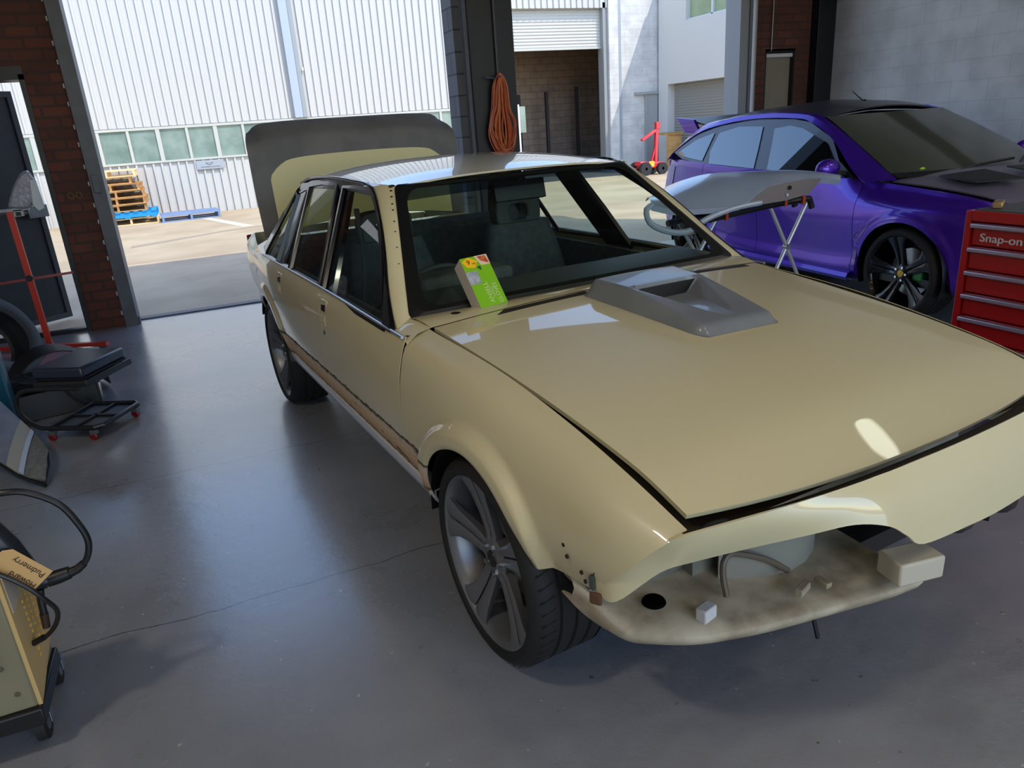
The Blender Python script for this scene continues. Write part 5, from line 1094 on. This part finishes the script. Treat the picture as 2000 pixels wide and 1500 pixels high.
for x, y, r in ((-.635, 1.985, .046), (-.635, 2.215, .046), (-1.15, 1.985, .046), (-1.15, 2.14, .046)):
    c = MB().lathe([(.020, -.014), (.034, -.015), (r, -.012), (r, .012), (.034, .015), (.020, .014)], 28, 'x', (x, y, r)).build('caster', M_rubber, wd_)
    MB().lathe([(.0, -.016), (.008, -.017), (.034, -.012), (.034, .012), (.008, .017), (0, .016)], 24, 'x', (x, y, r)).build('caster_hub', M_steel, c)
    MB().box((x-.01, y+.02, r+.028), (.03, .055, .03)).box((x+.019, y+.02, r+.012), (.003, .03, .05), None).build('caster_fork', M_steel, c, bevel=.003)
MB().box((-.70, 1.915, .33), (.09, .012, .03)).build('case_slot', M_black, wd_, bevel=.004)
for x, z in ((-.645, .20), (-.66, .285), (-.72, .20)): MB().lathe([(0, -.004), (.006, -.003), (.007, 0)], 10, 'y', (x, 1.918, z)).build('case_screw', mat('brown_screw', srgb(90, 82, 62), .4), wd_)
cb = thing('welding_hose', 'thick black welding hose looping out from the top of the welder', 'hose', (0, 0, 0))
Mh = mat('black_hose', srgb(22, 23, 26), .35)
MB().tube(crv([(-.86, 2.05, .545), (-.84, 2.04, .62), (-.70, 2.02, .70), (-.62, 2.01, .722), (-.56, 2.0, .722), (-.51, 2.0, .71), (-.45, 2.0, .66), (-.42, 2.0, .59), (-.411, 2.0, .535), (-.425, 2.0, .49), (-.448, 2.0, .468)], 60), .0085, 10).build('hose_tube', Mh, cb)
MB().tube([(-.435, 2.0, .478), (-.452, 2.0, .466), (-.475, 2.0, .460)], [.011, .012, .013], 12).tube([(-.472, 2.0, .462), (-.50, 2.0, .458), (-.525, 2.0, .455)], [.017, .019, .018], 12).build('hose_connector', M_black, cb)
MB().tube([(-.525, 2.0, .455), (-.545, 1.998, .46), (-.562, 1.995, .50), (-.585, 1.99, .58), (-.605, 1.985, .63), (-.64, 1.985, .645), (-.70, 1.99, .60)], [.020, .025, .030, .034, .036, .034, .030], 14).build('torch_grip', mat('blue_black_grip', srgb(22, 30, 40), .4), cb)
MB().tube([(-.545, 1.99, .44), (-.549, 1.985, .41), (-.552, 1.985, .37)], [.010, .009, .009], 10).build('torch_neck', M_black, cb); MB().tube([(-.552, 1.985, .372), (-.556, 1.985, .330)], [.0105, .0095], 12).build('torch_nozzle', mat('dark_brown_tube', srgb(56, 36, 26), .5), cb)
lc = thing('power_lead', 'thin black lead curling across the paper tag into the welder side', 'cable', (0, 0, 0))
MB().tube(crv([(-.66, 1.93, .58), (-.60, 1.925, .545), (-.555, 1.925, .495), (-.525, 1.93, .44), (-.513, 1.95, .39), (-.53, 1.97, .34), (-.565, 1.99, .30), (-.598, 2.0, .285)], 36), .0062, 10).build('lead_tube', Mh, lc)
MB().tube([(-.57, 1.992, .298), (-.600, 2.0, .284)], .0085, 10).build('strain_relief', M_black, lc)
tg = thing('paper_tag', 'manila paper tag with handwriting tied to the welding torch', 'tag', (0, 0, 0))
a, b_, c_, d_ = Vector((-.595, 1.945, .520)), Vector((-.545, 1.945, .597)), Vector((-.505, 1.945, .512)), Vector((-.560, 1.945, .455))
ux_ = Vector((.060, 0, -.078)).normalized(); uy_ = Vector((.078, 0, .060)).normalized(); O = Vector((-.556, 1.945, .528))
def TG(x, y): return O+ux_*x+uy_*y
MB().prism([TG(-.068, -.022), TG(-.052, -.038), TG(.056, -.036), TG(.056, .036), TG(-.052, .036), TG(-.068, .020)], (0, .0008, 0)).build('tag_card', mat('manila_card', srgb(206, 166, 110), .8), tg)
Mpen = mat('pen_ink', srgb(40, 24, 20), .6)
text('Pudmerry', .022, Mpen, tg, frame3(TG(.006, .016)+Vector((0, -.0012, 0)), -ux_, -uy_), 'handwriting', .0002, .95)
text('Howard', .022, Mpen, tg, frame3(TG(.016, -.018)+Vector((0, -.0012, 0)), -ux_, -uy_), 'handwriting', .0002, .95)
MB().tube([TG(-.058, 0), TG(-.075, -.01), TG(-.09, .0)], .0008, 5).build('tag_string', M_white, tg)
